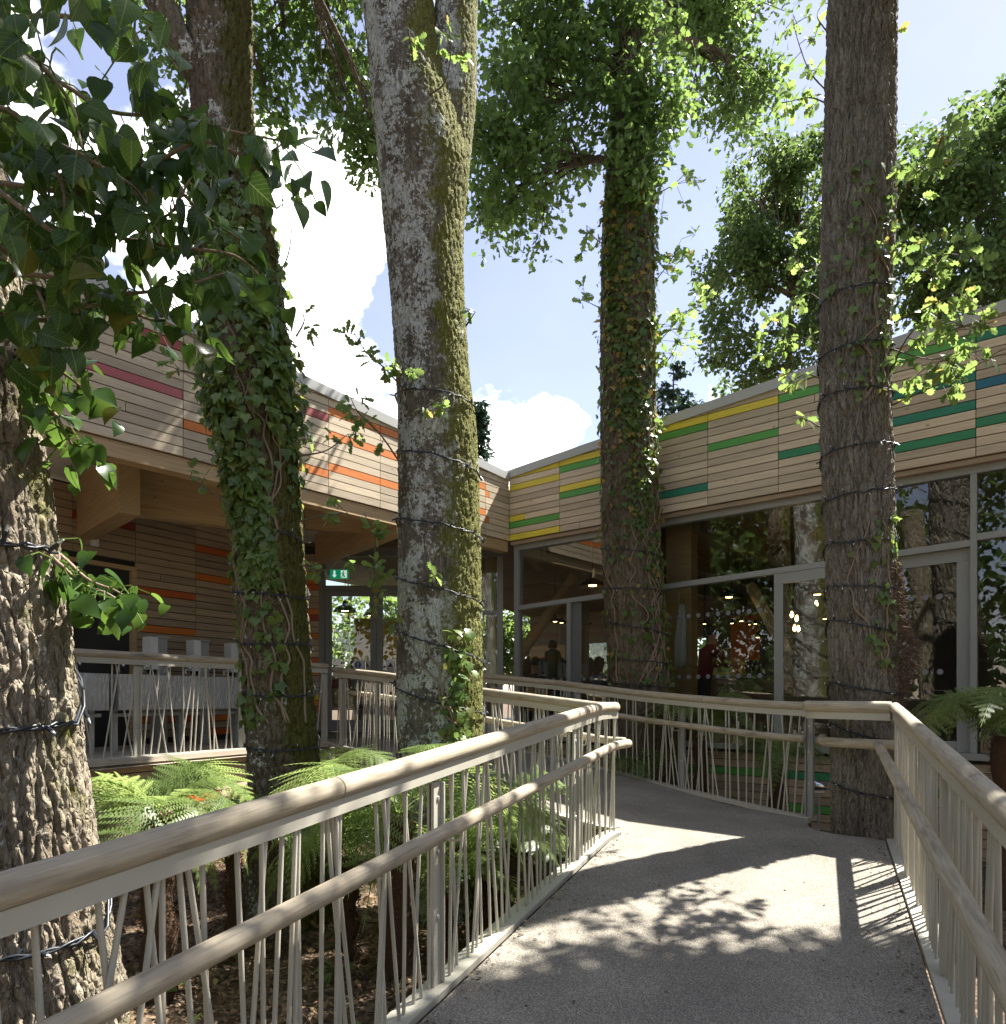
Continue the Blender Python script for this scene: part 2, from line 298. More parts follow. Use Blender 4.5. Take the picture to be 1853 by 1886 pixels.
for k, c in dict(red=(.36, .07, .06), pink=(.48, .13, .13), darkred=(.36, .06, .035), orange=(.66, .19, .025), rust=(.55, .12, .025), yellow=(.68, .55, .05), green=(.09, .33, .06), lime=(.10, .32, .05), teal=(.02, .19, .11), blue=(.02, .16, .24), dgreen=(.03, .22, .09)).items():
    M[k] = wood('paint '+k, tuple(q*.86 for q in c), tuple(min(1, q*1.12) for q in c), knots=False, tone=.1, rough=.55)
M['rail'] = wood('oak handrail', (.285, .235, .16), (.45, .385, .28), tone=.05, knots=True, grain=60, stain=.65, rough=.75)
M['glulam'] = wood('glulam', (.42, .28, .14), (.58, .41, .22), tone=.12, grain=30)
M['log'] = wood('round timber', (.42, .30, .17), (.56, .42, .26), tone=.1, grain=30)
M['oakdoor'] = wood('brown door', (.26, .165, .10), (.36, .24, .15), tone=.05)
M['deckwood'] = wood('deck boards', (.34, .29, .22), (.48, .42, .33), tone=.18)
M['steel'] = plain('stone grey paint', (.41, .385, .315), rough=.45, var=.06, bscale=9)
M['coping'] = plain('coping grey', (.43, .43, .40), rough=.4, var=.04, bscale=5)
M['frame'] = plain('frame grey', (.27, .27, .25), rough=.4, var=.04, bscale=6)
M['frame_dark'] = plain('frame dark grey', (.15, .15, .145), rough=.4, var=.04, bscale=6)  # darker of the two frame greys, also on roof and furniture
M['white'] = plain('white', (.72, .72, .70), rough=.6, var=.03)
M['soffit'] = plain('soffit white', (.68, .67, .63), rough=.7, var=.03)
M['black'] = plain('black', (.015, .015, .016), rough=.45)
M['dark'] = plain('dark', (.03, .028, .026), rough=.7)
M['glass'] = glassmat('window glass')
M['resin'] = speckle('resin bound gravel', (.10, .09, .068), (.21, .188, .152), (.36, .325, .27), sc=240)
M['galv'] = plain('galvanised', (.50, .51, .52), rough=.35, metal=.6, var=.2, bscale=20)
M['chrome'] = plain('chrome', (.7, .7, .72), rough=.12, metal=1, var=.05)
M['cable'] = plain('cable', (.018, .022, .028), rough=.4)
M['bulb'] = plain('clear bulb', (.55, .58, .6), rough=.15)
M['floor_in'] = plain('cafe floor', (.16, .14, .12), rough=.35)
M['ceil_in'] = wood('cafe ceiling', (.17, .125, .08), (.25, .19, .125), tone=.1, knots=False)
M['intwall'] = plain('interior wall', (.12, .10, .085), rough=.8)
M['soil'] = speckle('bark mulch', (.035, .022, .013), (.09, .06, .038), (.20, .14, .09), sc=38, bump=1.0)
M['twig'] = plain('twig', (.10, .075, .05), rough=.9, bump=.4, bscale=90)
M['vine'] = plain('ivy stem', (.22, .16, .11), rough=.9, bump=.4, bscale=90)
M['ferntrunk'] = plain('fern trunk', (.075, .038, .02), rough=1, bump=1, bscale=55, var=.5)
# ------------------------------------------------------------------ setting: ground, path, deck
def vnoise(x, y, seed=0):
    """2-D value noise, vectorised"""
    x = np.asarray(x, float); y = np.asarray(y, float); xi = np.floor(x).astype(np.int64); yi = np.floor(y).astype(np.int64)
    fx = x-xi; fy = y-yi; fx = fx*fx*(3-2*fx); fy = fy*fy*(3-2*fy)
    def h(a, b):
        n = (a*374761393+b*668265263+seed*69069+1013904223) & 0x7fffffff
        n = ((n ^ (n >> 13))*1274126177) & 0x7fffffff
        return ((n ^ (n >> 16)) & 0xffff)/65535.
    return (h(xi, yi)*(1-fx)+h(xi+1, yi)*fx)*(1-fy)+(h(xi, yi+1)*(1-fx)+h(xi+1, yi+1)*fx)*fy
def fbm(x, y, o=4, seed=0):
    s = 0; a = .5
    for i in range(o): s = s+a*vnoise(x*2**i, y*2**i, seed+i*17); a *= .5
    return s
def ground_z(x, y): return -.16+.16*(fbm(x*.7, y*.7, 4, 5)-.45)
def grid_axis(lo, hi, c, step, far):
    a = list(np.arange(lo, hi, step)); s = step; q = hi; 
    while q < far: s *= 1.5; q += s; a.append(q)
    s = step; q = lo; b = []
    while q > -far: s *= 1.5; q -= s; b.append(q)
    return np.array(b[::-1]+a)
gx = grid_axis(-5, 6, 0, .05, 400); gy = grid_axis(1, 11, 0, .05, 400)
X, Y = np.meshgrid(gx, gy); Z = ground_z(X, Y)+.05*(vnoise(X*9, Y*9, 3)-.5)+.03*(vnoise(X*23, Y*23, 4)-.5)
nx, ny = len(gx), len(gy); I = np.arange(nx*ny).reshape(ny, nx)
tag(mobj('ground', np.stack([X, Y, Z], -1).reshape(-1, 3), np.stack([I[:-1, :-1], I[:-1, 1:], I[1:, 1:], I[1:, :-1]], -1).reshape(-1, 4), M['soil'], smooth=True), kind='structure')

TANP = .441                       # the ramp runs 23.8 degrees to the right
RZ = .081
T4C = Vector((3.10, 6.22, 0))
def path_z(x, y):
    s = (x-1.9)*-.62+(y-7.2)*.78
    return min(RZ*y, .46) if s < 0 else min(.46+.095*s, .93)
def slab(name, loops, mat, zf, depth=.2):
    """closed sheet from plan polygons that share edges; z from zf"""
    bm = bmesh.new(); cache = {}
    def vert(p):
        k = (round(p[0], 4), round(p[1], 4))
        if k not in cache: cache[k] = bm.verts.new((p[0], p[1], zf(p[0], p[1])))
        return cache[k]
    for lp in loops: bm.faces.new([vert(p) for p in lp])
    bmesh.ops.triangulate(bm, faces=bm.faces[:])
    bmesh.ops.recalc_face_normals(bm, faces=bm.faces[:])
    if bm.faces[0].normal.z < 0: bmesh.ops.reverse_faces(bm, faces=bm.faces[:])
    g = bmesh.ops.extrude_face_region(bm, geom=bm.faces[:], use_keep_orig=True)
    for v in g['geom']:
        if isinstance(v, bmesh.types.BMVert): v.co.z -= depth
    me = bpy.data.meshes.new(name); bm.to_mesh(me); bm.free(); me.materials.append(mat)
    return link(bpy.data.objects.new(name, me))
eL, eR, YL = -1.66, .50, .46/RZ
arc = []
for i in range(13):
    a = R(248-i*9.5); arc.append((T4C.x+.44*math.cos(a), T4C.y+.44*math.sin(a)))
ramp1 = [(eL+TANP*y, y) for y in (-3, 0, 1.5, 3, 4.5)]+[(eL+TANP*YL, YL), (eR+TANP*YL, YL)]+[(eR+TANP*y, y) for y in (4.5, 3, 1.5, 0, -3)]
landing = [(eL+TANP*YL, YL), (eR+TANP*YL, YL), (2.96, 5.75)]+arc+[(2.84, 6.78), (2.378, 7.58), (.83, 6.32), (1.0, 6.1), (.97, 5.93)]
front2 = [(-.2, 7.45), (-.85, 8.5), (-1.5, 9.5), (-2.35, 10.1)]
back2 = [(1.52, 9.03), (.7, 10.05), (-.3, 10.95), (-1.2, 11.5)]
ramp2 = [(.83, 6.32), (2.378, 7.58)]+back2+[(-2.4, 12.3)]+front2[::-1]
tag(slab('path', [ramp1, landing, ramp2], M['resin'], path_z), kind='structure')

DZ = .95
dA, dB = Vector((-5.2, 5.0, DZ)), Vector((-2.42, 10.12, DZ))     # deck edge
dd = (dB-dA).normalized(); dn = Vector((dd.y, -dd.x, 0))
deck = thing('deck', dA, None, None); tag(deck, kind='structure')
# planks run along the edge, each its own board
for i in range(14):
    o0 = -.02-.145*i; q0 = dA-dn*(-o0-.07); L_ = (dB-dA).length+.0
    b = MB(); b.beam(dA+dn*(o0-.07)+Vector((0, 0, -.02)), dA+dn*(o0-.07)+dd*(L_+.04*i)+Vector((0, 0, -.02)), .137, .04)
    b.build('plank', M['deckwood'], deck)
b = MB(); b.add([(-9, 4, DZ-.07), (-5.5, 4, DZ-.07), (-2.42, 10, DZ-.07), (-2.6, 12.6, DZ-.07), (-9, 12.6, DZ-.07)], [(0, 1, 2, 3, 4)])
b.build('deck_base', M['deckwood'], deck)

# ------------------------------------------------------------------ building
class Wall:
    def __init__(s, o, d, n): s.o = Vector((o[0], o[1], 0)); s.d = Vector((d[0], d[1], 0)).normalized(); s.n = Vector((n[0], n[1], 0)).normalized()
    def pt(s, t, z, off=0): return s.o+s.d*t+s.n*off+Vector((0, 0, z))
    def t_px(s, px, off=0):
        q = (px-CX)/F; o = s.o+s.n*off
        return (q*o.y-o.x)/(s.d.x-q*s.d.y)
    def z_px(s, px, py, off=0):
        p = s.pt(s.t_px(px, off), 0, off); return EZ+(HY-py)/F*p.y
C0 = (.1, 11.7); rr_ = (.764, -.645); ll_ = (-.645, -.764)
WR = Wall(C0, rr_, (-.645, -.764)); WLf = Wall(C0, ll_, (.764, -.645))
WB = Wall((-5.01, 9.85), (.5, .866), (.866, -.5)); WD = Wall((-3.42, 12.45), (1, 0), (0, -1))
INN = Vector((.645, .764, 0)); RRV = Vector((.764, -.645, 0))
def clip_top(poly, zt):
    """keep the part of a (t,z) polygon under the line z = zt(t)"""
    out = []
    for i in range(len(poly)):
        a, b = poly[i-1], poly[i]; fa, fb = a[1]-zt(a[0]), b[1]-zt(b[0])
        if (fa <= 0) != (fb <= 0):
            k = fa/(fa-fb); out.append((a[0]+(b[0]-a[0])*k, a[1]+(b[1]-a[1])*k))
        if fb <= 0: out.append(b)
    return out
def prism(mb, w, poly, o0, o1):
    n = len(poly); v = [w.pt(t, z, o1) for t, z in poly]+[w.pt(t, z, o0) for t, z in poly]
    u0, v0 = random.random()*30, random.random()*30
    uv = [(t+u0, z+v0) for t, z in poly]+[(t+u0, z+v0+.03) for t, z in poly]
    f = [tuple(range(n)), tuple(range(2*n-1, n-1, -1))]+[(i, i+n, (i+1) % n+n, (i+1) % n) for i in range(n)]
    return mb.add(v, f, uv)
def rect(t0, z0, t1, z1): return [(t0, z0), (t1, z0), (t1, z1), (t0, z1)]
def fix(o):
    bm = bmesh.new(); bm.from_mesh(o.data); bmesh.ops.recalc_face_normals(bm, faces=bm.faces[:]); bm.to_mesh(o.data); bm.free(); return o
def part(name, w, poly, o0, o1, mat, parent): return fix(prism(MB(), w, poly, o0, o1).build(name, mat, parent))

bld = thing('cafe_building', (C0[0], C0[1], 1.0), 'single storey timber clad cafe building with coloured boards and glazed wall', 'building')
ZB = 4.12                                    # underside of the fascia
def cladding(parent, w, joints, z0, rows, pitch, colors, base, o0, o1, ztop=None, gap=.011, zlow=None):
    for j in range(len(joints)-1):
        t0, t1 = joints[j]+.004, joints[j+1]-.004
        for r in range(rows):
            za = z0+r*pitch+gap/2; zb = z0+(r+1)*pitch-gap/2
            c = colors.get((j, r)); segs = [(t0, t1, c or base)]
            if isinstance(c, tuple):        # (colour, fraction from, fraction to)
                k, fa, fb = c; A = t0+(t1-t0)*fa; B = t0+(t1-t0)*fb
                segs = [(t0, A-.004, base), (A+.004, B-.004, k), (B+.004, t1, base)]
            for A, B, k in segs:
                if B-A < .03: continue
                p = rect(A, za, B, zb)
                if ztop: p = clip_top(p, ztop)
                if len(p) < 3: continue
                part('board', w, p, o0+random.uniform(-.001, .001), o1+random.uniform(-.0012, .0012), M[k], parent)
ztR = lambda t: 5.14+.062*t; ztL = lambda t: 5.10+.066*t
PIT = 1.10/11
# right fascia
fr = part('fascia', WR, [(0, ZB), (9.2, ZB), (9.2, ztR(9.2)), (0, ztR(0))], -.25, -.035, M['dark'], bld)
tag(fr, 'long fascia of natural, yellow, green and teal boards')
jr = [0]+[WR.t_px(p) for p in (1030, 1106, 1303, 1433, 1572, 1797)]+[8.0, 9.2]
cR = {(0, 10): 'yellow', (0, 8): 'yellow', (0, 3): ('yellow', 0, .32), (0, 2): 'green', (0, 0): 'yellow',
      (1, 10): 'yellow', (1, 9): 'green', (1, 6): 'yellow', (1, 5): 'green', (1, 0): ('board', 0, .5),
      (2, 11): 'yellow', (2, 10): ('lime', 0, 1), (2, 2): 'teal', (3, 11): 'yellow', (3, 7): 'green',
      (4, 11): 'green', (4, 10): ('board', 0, .5), (4, 4): 'dgreen', (5, 12): 'green', (5, 8): 'teal', (5, 5): 'teal', (5, 2): 'dgreen',
      (6, 12): 'teal', (6, 7): 'blue', (6, 3): 'dgreen'}
cladding(fr, WR, jr, ZB, 16, PIT, cR, 'board', -.033, 0, ztR)
fl = part('fascia', WLf, [(0, ZB), (7.3, ZB), (7.3, ztL(7.3)), (0, ztL(0))], -.25, -.035, M['dark'], bld)
tag(fl, 'fascia of natural, orange and red boards over the deck')
jl = [0]+[WLf.t_px(p) for p in (894, 700, 605, 337)]+[7.3]
cL = {(1, 10): ('orange', 0, 1), (1, 7): 'orange', (1, 3): 'orange', (2, 10): 'orange', (2, 7): 'orange', (2, 3): 'orange', (0, 10): ('orange', .86, 1), (0, 6): ('orange', .86, 1), (0, 2): ('orange', .86, 1),
      (3, 9): ('red', 0, .55), (3, 3): ('orange', .5, 1), (3, 2): ('orange', 0, .5), (4, 11): ('red', 0, .35), (4, 6): ('pink', 0, .7), (3, 6): ('board', 0, .4), (4, 3): ('board', .3, 1)}
cladding(fl, WLf, jl, ZB, 16, PIT, cL, 'board', -.033, 0, ztL)
# coping
for w, zt, t1 in ((WR, ztR, 9.2), (WLf, ztL, 7.3)):
    a = .07
    part('coping', w, [(-.05 if w is WR else .0, zt(0)-.01), (t1, zt(t1)-.01), (t1, zt(t1)+.115), (-.05 if w is WR else 0, zt(0)+.115)], -.3, .035 if w is WR else .032, M['coping'], bld)
# roof slabs
b = MB(); c = Vector((C0[0], C0[1], 0)); 
def poly_slab(mb, pts, z0, z1):
    n = len(pts); v = [(p[0], p[1], z1) for p in pts]+[(p[0], p[1], z0) for p in pts]
    return mb.add(v, [tuple(range(n)), tuple(range(2*n-1, n-1, -1))]+[(i, i+n, (i+1) % n+n, (i+1) % n) for i in range(n)])
q0 = c+INN*.26; q1 = c+RRV*9.2+INN*.26; q2 = q1+INN*9.5; q3 = c+INN*9.76-RRV*7; 
q4 = c+Vector((ll_[0], ll_[1], 0))*7.3-RRV*.26; q5 = q4-RRV*6.5; q6 = q3-RRV*2
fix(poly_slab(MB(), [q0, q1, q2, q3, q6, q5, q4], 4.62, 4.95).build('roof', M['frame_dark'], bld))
# left canopy: edge beam, soffit, glulam beams
part('edge_beam', WLf, rect(.0, ZB-.17, 7.3, ZB-.004), -.20, -.03, M['glulam'], bld)
part('edge_beam', WR, rect(.0, ZB-.06, 9.2, ZB-.004), -.20, -.04, M['board_dark'], bld)
sw = Wall((C0[0], C0[1]), ll_, (.764, -.645))
part('soffit', WLf, rect(-2, ZB+.26, 7.3, ZB+.32), -6.2, -.27, M['soffit'], bld)
b = MB(); 
def gl_beam(p0, p1, w, h): return fix(MB().beam(p0, p1, w, h).build('beam', M['glulam'], bld))
zc = ZB+.24
def under(px0, py0, Y0, px1, Y1, w, h):
    a = P(px0, 0, Y0); a.z = zc-h/2; e = P(px1, 0, Y1); e.z = zc-h/2; return gl_beam(a, e, w, h)
under(150, 0, 9.4, 238, 8.0, .22, .74)
under(232, 0, 8.6, 540, 9.7, .16, .60)
under(590, 0, 12.3, 742, 10.0, .2, .5)
under(560, 0, 10.6, 880, 11.55, .14, .30)
# end of the left wing
we = Wall(WLf.pt(7.3, 0), (-.764, .645), (-.645, -.764))
fe = part('fascia', we, rect(0, ZB, 4.5, 5.6), -.25, -.035, M['dark'], bld)
cladding(fe, we, [0, 2.2, 4.5], ZB, 15, PIT, {(0, 4): 'red'}, 'board', -.033, 0, lambda t: 5.58)

# timber wall behind the deck
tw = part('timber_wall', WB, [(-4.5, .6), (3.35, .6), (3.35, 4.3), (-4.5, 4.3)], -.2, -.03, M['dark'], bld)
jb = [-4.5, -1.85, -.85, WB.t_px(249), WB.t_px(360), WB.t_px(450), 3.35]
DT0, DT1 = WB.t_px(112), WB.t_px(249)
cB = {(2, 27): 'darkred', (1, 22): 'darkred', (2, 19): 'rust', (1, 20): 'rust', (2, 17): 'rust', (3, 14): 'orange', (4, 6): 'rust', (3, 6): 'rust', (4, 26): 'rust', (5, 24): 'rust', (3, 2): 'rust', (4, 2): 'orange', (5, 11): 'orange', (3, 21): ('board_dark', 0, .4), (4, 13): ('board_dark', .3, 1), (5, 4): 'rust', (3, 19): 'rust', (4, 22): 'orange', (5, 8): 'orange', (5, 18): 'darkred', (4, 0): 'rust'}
PB = .105
zh = 3.30                                     # head of the door
cB2 = {k: v for k, v in cB.items()}
def wallboards():
    for j in range(len(jb)-1):
        for r in range(31):
            za, zb = 1.02+r*PB, 1.02+(r+1)*PB
            t0, t1 = jb[j], jb[j+1]
            if za < zh+.04 and t1 > DT0-.02 and t0 < DT1-.02:
                if t0 >= DT0-.1: continue
                t1 = min(t1, DT0-.06)
                if t1-t0 < .05: continue
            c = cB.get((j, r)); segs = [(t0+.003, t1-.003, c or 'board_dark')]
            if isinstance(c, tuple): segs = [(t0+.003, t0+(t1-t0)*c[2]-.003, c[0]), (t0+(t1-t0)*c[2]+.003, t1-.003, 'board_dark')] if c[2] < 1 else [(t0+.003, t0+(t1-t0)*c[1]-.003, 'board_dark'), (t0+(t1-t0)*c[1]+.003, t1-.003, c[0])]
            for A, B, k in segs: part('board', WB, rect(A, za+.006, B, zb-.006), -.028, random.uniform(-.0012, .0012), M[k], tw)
wallboards()
dr = part('door', WB, rect(DT0+.07, 1.0, DT1-.07, zh-.07), -.09, -.05, M['oakdoor'], bld); tag(dr, 'plain brown timber door')
for p in (rect(DT0-.05, 1.0, DT0+.07, zh), rect(DT1-.07, 1.0, DT1+.0, zh), rect(DT0-.05, zh+.003, DT1+.0, zh+.06)): part('door_frame', WB, p, -.03, .03, M['glulam'], dr)
fix(MB().box(WB.pt(DT0+.17, 2.0, -.02), (.03, .05, .16)).build('door_handle', M['chrome'], dr))
sb = part('sensor_box', WB, rect(WB.t_px(166), WB.z_px(170, 1006), WB.t_px(178), WB.z_px(170, 992)), .002, .05, M['white'], bld)
# short return of boards beside the glazed entrance
wr2 = part('timber_return', WD, rect(-.05, .9, WD.t_px(589), 4.2), -.15, -.03, M['dark'], bld)
cols = ['board_dark', 'rust', 'board_dark', 'orange', 'board_dark', 'orange', 'darkred', 'board_dark', 'orange', 'board_dark', 'rust', 'board_dark', 'board_dark', 'orange', 'board_dark', 'yellow', 'board_dark', 'rust', 'board_dark', 'board_dark']
for r in range(29):
    part('board', WD, rect(-.02, 1.02+r*PB+.006, WD.t_px(588), 1.02+(r+1)*PB-.006), -.028, 0, M[cols[(r*7) % 20]], wr2)

# --- glazed entrance that faces us
def bar(parent, w, t0, z0, t1, z1, d0, d1, mat, name='mullion'): return part(name, w, rect(t0, z0, t1, z1), d0, d1, M[mat], parent)
def pane(parent, w, poly, off): return part('pane', w, poly, off-.006, off+.006, M['glass'], parent)
FZ = 1.0
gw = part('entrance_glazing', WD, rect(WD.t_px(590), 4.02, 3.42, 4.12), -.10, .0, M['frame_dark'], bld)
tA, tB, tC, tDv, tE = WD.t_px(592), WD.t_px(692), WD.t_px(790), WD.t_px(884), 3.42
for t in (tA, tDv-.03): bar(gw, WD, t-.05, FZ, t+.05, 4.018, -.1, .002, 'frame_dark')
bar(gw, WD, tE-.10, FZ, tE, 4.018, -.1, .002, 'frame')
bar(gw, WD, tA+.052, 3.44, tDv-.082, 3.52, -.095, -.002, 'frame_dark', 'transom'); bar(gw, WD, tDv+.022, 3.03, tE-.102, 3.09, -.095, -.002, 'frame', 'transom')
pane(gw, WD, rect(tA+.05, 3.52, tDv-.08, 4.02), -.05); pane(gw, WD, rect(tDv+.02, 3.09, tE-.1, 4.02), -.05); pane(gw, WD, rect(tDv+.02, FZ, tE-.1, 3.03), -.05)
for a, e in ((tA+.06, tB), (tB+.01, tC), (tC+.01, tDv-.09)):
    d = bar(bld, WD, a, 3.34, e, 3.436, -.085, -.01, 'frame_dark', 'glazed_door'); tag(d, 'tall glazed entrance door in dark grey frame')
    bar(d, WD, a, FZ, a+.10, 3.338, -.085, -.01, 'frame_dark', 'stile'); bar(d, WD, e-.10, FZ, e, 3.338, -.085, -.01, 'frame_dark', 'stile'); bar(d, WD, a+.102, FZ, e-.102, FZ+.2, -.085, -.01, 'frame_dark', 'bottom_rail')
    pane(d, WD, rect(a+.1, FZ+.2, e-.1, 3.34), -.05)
    h = MB().tube([WD.pt(e-.17, 1.95, -.0), WD.pt(e-.17, 1.95, .06), WD.pt(e-.17, 2.3, .06), WD.pt(e-.17, 2.3, 0)], .014, 6).build('pull_handle', M['chrome'], d)

# --- glazed wall of the right wing
GO = -.14
GZ0 = .99
ztr = lambda t: 3.045+.031*t
gr = part('window_wall', WR, rect(0, ZB-.14, 9.2, ZB-.062), GO-.1, GO+.02, M['frame'], bld); tag(gr, 'glazed wall with grey aluminium frames')
tp = lambda px: WR.t_px(px, GO)
bar(gr, WR, .0, GZ0, .09, ZB-.142, GO-.1, GO+.018, 'frame')
bar(gr, WR, tp(1787), GZ0, tp(1799), ZB-.142, GO-.1, GO+.018, 'frame')
bar(gr, WR, tp(1044), GZ0, tp(1051), ztr(1.3)-.035, GO-.09, GO+.014, 'frame'); bar(gr, WR, tp(1051)+.003, GZ0, tp(1068), ztr(1.3)-.036, GO-.25, GO-.04, 'frame_dark')
def sl(t0, t1, h0, h1): return [(t0, ztr(t0)+h0), (t1, ztr(t1)+h0), (t1, ztr(t1)+h1), (t0, ztr(t0)+h1)]
T6, T7 = tp(1787), tp(1799)
part('transom', WR, sl(.092, T6-.002, -.035, .035), GO-.1, GO+.016, M['frame'], gr)
part('transom', WR, sl(T7+.002, 9.2, .02, .09), GO-.1, GO+.016, M['frame'], gr)
pane(gr, WR, [(.09, ztr(.09)+.035), (T6, ztr(T6)+.035), (T6, ZB-.14), (.09, ZB-.14)], GO-.04)
pane(gr, WR, [(T7, ztr(T7)+.09), (9.2, ztr(9.2)+.09), (9.2, ZB-.14), (T7, ZB-.14)], GO-.04)
pane(gr, WR, [(T7, GZ0), (9.2, GZ0), (9.2, ztr(9.2)+.02), (T7, ztr(T7)+.02)], GO-.04)
d0, d1 = tp(1425), T6
p1, p2 = tp(1044), tp(1068)
pane(gr, WR, [(.09, GZ0), (p1, GZ0), (p1, ztr(p1)-.035), (.09, ztr(.09)-.035)], GO-.04)
pane(gr, WR, [(p2, GZ0), (d0, GZ0), (d0, ztr(d0)-.035), (p2, ztr(p2)-.035)], GO-.04)
part('sill', WR, rect(0, GZ0-.07, 9.2, GZ0-.003), GO-.12, GO+.10, M['frame'], gr)
# sliding doors
mid = (d0+d1)/2
for a, e, o in ((d0+.004, mid+.05, GO+.008), (mid-.05, d1-.004, GO-.055)):
    d = part('sliding_door', WR, sl(a, e, -.17, -.037), o-.05, o, M['frame'], bld); tag(d, 'grey framed sliding glass door with dot stickers')
    for s0, s1 in ((a, a+.11), (e-.13, e)): part('stile', WR, [(s0, GZ0), (s1, GZ0), (s1, ztr(s1)-.172), (s0, ztr(s0)-.172)], o-.05, o, M['frame'], d)
    bar(d, WR, a+.112, GZ0, e-.132, GZ0+.12, o-.05, o, 'frame', 'bottom_rail')
    pane(d, WR, [(a+.11, GZ0+.12), (e-.13, GZ0+.12), (e-.13, ztr(e-.13)-.17), (a+.11, ztr(a)-.17)], o-.025)
def dots(parent, t0, t1, z, r=.032, step=.14, off=GO-.03, w=WR):
    b = MB(); t = t0
    while t < t1:
        n = 12; b.add([w.pt(t+r*math.cos(2*math.pi*i/n), z+r*math.sin(2*math.pi*i/n), off) for i in range(n)], [tuple(range(n))]); t += step
    return b.build('glass_dots', M['frostdot'], parent)
M['frostdot'] = plain('frosted dot', (.2, .2, .2), rough=.7)
for a, e in ((p2+.5, d0-.1), (d0+.2, mid-.05), (mid+.2, d1-.2)):
    dots(gr, a, e, 2.70); dots(gr, a, e, 1.87)
dots(gr, .35, p1-.1, 1.87); dots(gr, p2+.05, 1.9, 1.87)
# plinth boards under the glazing
pl = part('plinth', WR, rect(0, -.5, 9.2, GZ0-.075), GO-.1, GO-.03, M['dark'], bld)
jp = [0, 1.5, 3.0, 4.4, 5.8, 7.4, 9.2]
cladding(pl, WR, jp, -.42, 13, .1, {(2, 10): 'green', (3, 6): ('green', 0, .6), (3, 10): ('dgreen', 0, .5), (1, 7): 'green', (4, 9): 'teal'}, 'board_dark', GO-.028, GO+.01)
# boards under the deck edge
WK = Wall((dA.x, dA.y), (dd.x, dd.y), (dn.x, dn.y))
LK = (dB-dA).length
kd = part('deck_skirt', WK, rect(0, -.5, LK, DZ-.06), -.12, -.05, M['dark'], deck)
cladding(kd, WK, [0, 1.9, 3.3, 4.6, LK], -.4, 13, .1, {(2, 11): 'board', (1, 9): ('red', .5, 1), (2, 8): ('rust', .1, .5), (3, 9): 'rust', (2, 5): 'board'}, 'board', -.048, -.015)
part('deck_edge', WK, rect(0, DZ-.045, LK, DZ+.012), -.03, .05, M['deckwood'], deck)

# --- interior shell
fl_pts = [c+INN*.3+RRV*.05, c+RRV*9.2+INN*.3, c+RRV*9.2+INN*9.5, c+INN*9.5-RRV*7, Vector((-3.5, 12.6, 0)), Vector((-.1, 12.5, 0))]
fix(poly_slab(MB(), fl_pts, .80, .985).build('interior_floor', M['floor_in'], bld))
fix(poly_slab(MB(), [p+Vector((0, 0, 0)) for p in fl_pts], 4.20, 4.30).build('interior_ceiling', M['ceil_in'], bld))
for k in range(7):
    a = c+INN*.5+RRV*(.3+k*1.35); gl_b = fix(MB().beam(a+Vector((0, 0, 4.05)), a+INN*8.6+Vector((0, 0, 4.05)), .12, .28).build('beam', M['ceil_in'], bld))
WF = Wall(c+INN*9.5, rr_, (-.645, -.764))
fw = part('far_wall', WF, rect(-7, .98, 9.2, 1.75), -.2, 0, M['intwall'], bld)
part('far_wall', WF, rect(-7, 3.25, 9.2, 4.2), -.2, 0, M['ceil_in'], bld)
for a, e in ((-7, -5.6), (-3.9, -3.75), (-2.3, -2.15), (-.7, -.55), (.75, .95)): part('pier', WF, rect(a, 1.752, e, 3.248), -.2, -.002, M['glulam'], fw)
part('pier', WF, rect(2.3, 1.752, 9.2, 3.248), -.2, -.002, M['intwall'], fw)
part('window_rail', WF, rect(-5.6, 2.06, 2.3, 2.12), -.1, -.05, M['frame_dark'], fw)
for a, e in ((-5.6, -3.9), (-3.75, -2.3), (-2.15, -.7), (-.55, .75), (.95, 2.3)): pane(fw, WF, rect(a, 1.75, e, 3.25), -.12)
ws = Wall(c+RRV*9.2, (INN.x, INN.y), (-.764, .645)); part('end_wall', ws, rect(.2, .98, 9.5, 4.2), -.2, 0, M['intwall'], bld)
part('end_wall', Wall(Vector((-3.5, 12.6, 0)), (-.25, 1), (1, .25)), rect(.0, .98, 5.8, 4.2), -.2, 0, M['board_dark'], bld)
# coloured interior panels
wo = Wall(c+INN*6.6, rr_, (-.645, -.764))
op = part('orange_panel', wo, rect(wo.t_px(1345), 1.0, wo.t_px(1398), 3.4), -.1, 0, M['orangewall'] if 'orangewall' in M else plain('orange wall', (.65, .16, .03), rough=.6), bld)
part('timber_panel', wo, rect(wo.t_px(1300), 1.0, wo.t_px(1344), 3.5), -.1, 0, M['ceil_in'], bld)
part('service_wall', wo, rect(wo.t_px(1399), 1.0, wo.t_px(1700), 4.1), -.1, 0, M['intwall'], bld)
yw = Wall((-4.2, 15.6), (1, 0), (0, -1)); part('yellow_panel', yw, rect(yw.t_px(652), 2.0, yw.t_px(735), 3.3), -.08, 0, plain('yellow wall', (.72, .55, .08), rough=.6), bld)
part('white_panel', yw, rect(yw.t_px(652), 1.0, yw.t_px(735), 1.995), -.08, 0, M['white'], bld)
# pier just behind the glass, round timber props
pp = Wall(c+INN*.55, rr_, (-.645, -.764)); part('timber_pier', pp, rect(pp.t_px(1226), .99, pp.t_px(1273), 4.18), -.2, 0, M['glulam'], bld)
def log(p0, p1, r): return MB().tube([p0, p1], r, 14).build('timber_prop', M['log'], bld, smooth=False)
log(P(948, 1222, 13.0), P(1056, 1062, 13.4), .095); log(P(1383, 1080, 11.5), P(1450, 1205, 10.6), .085); log(P(1268, 1160, 16), P(1287, 1108, 16.2), .09)
log(P(908, 1320, 13.2), P(904, 1020, 13.2), .11)
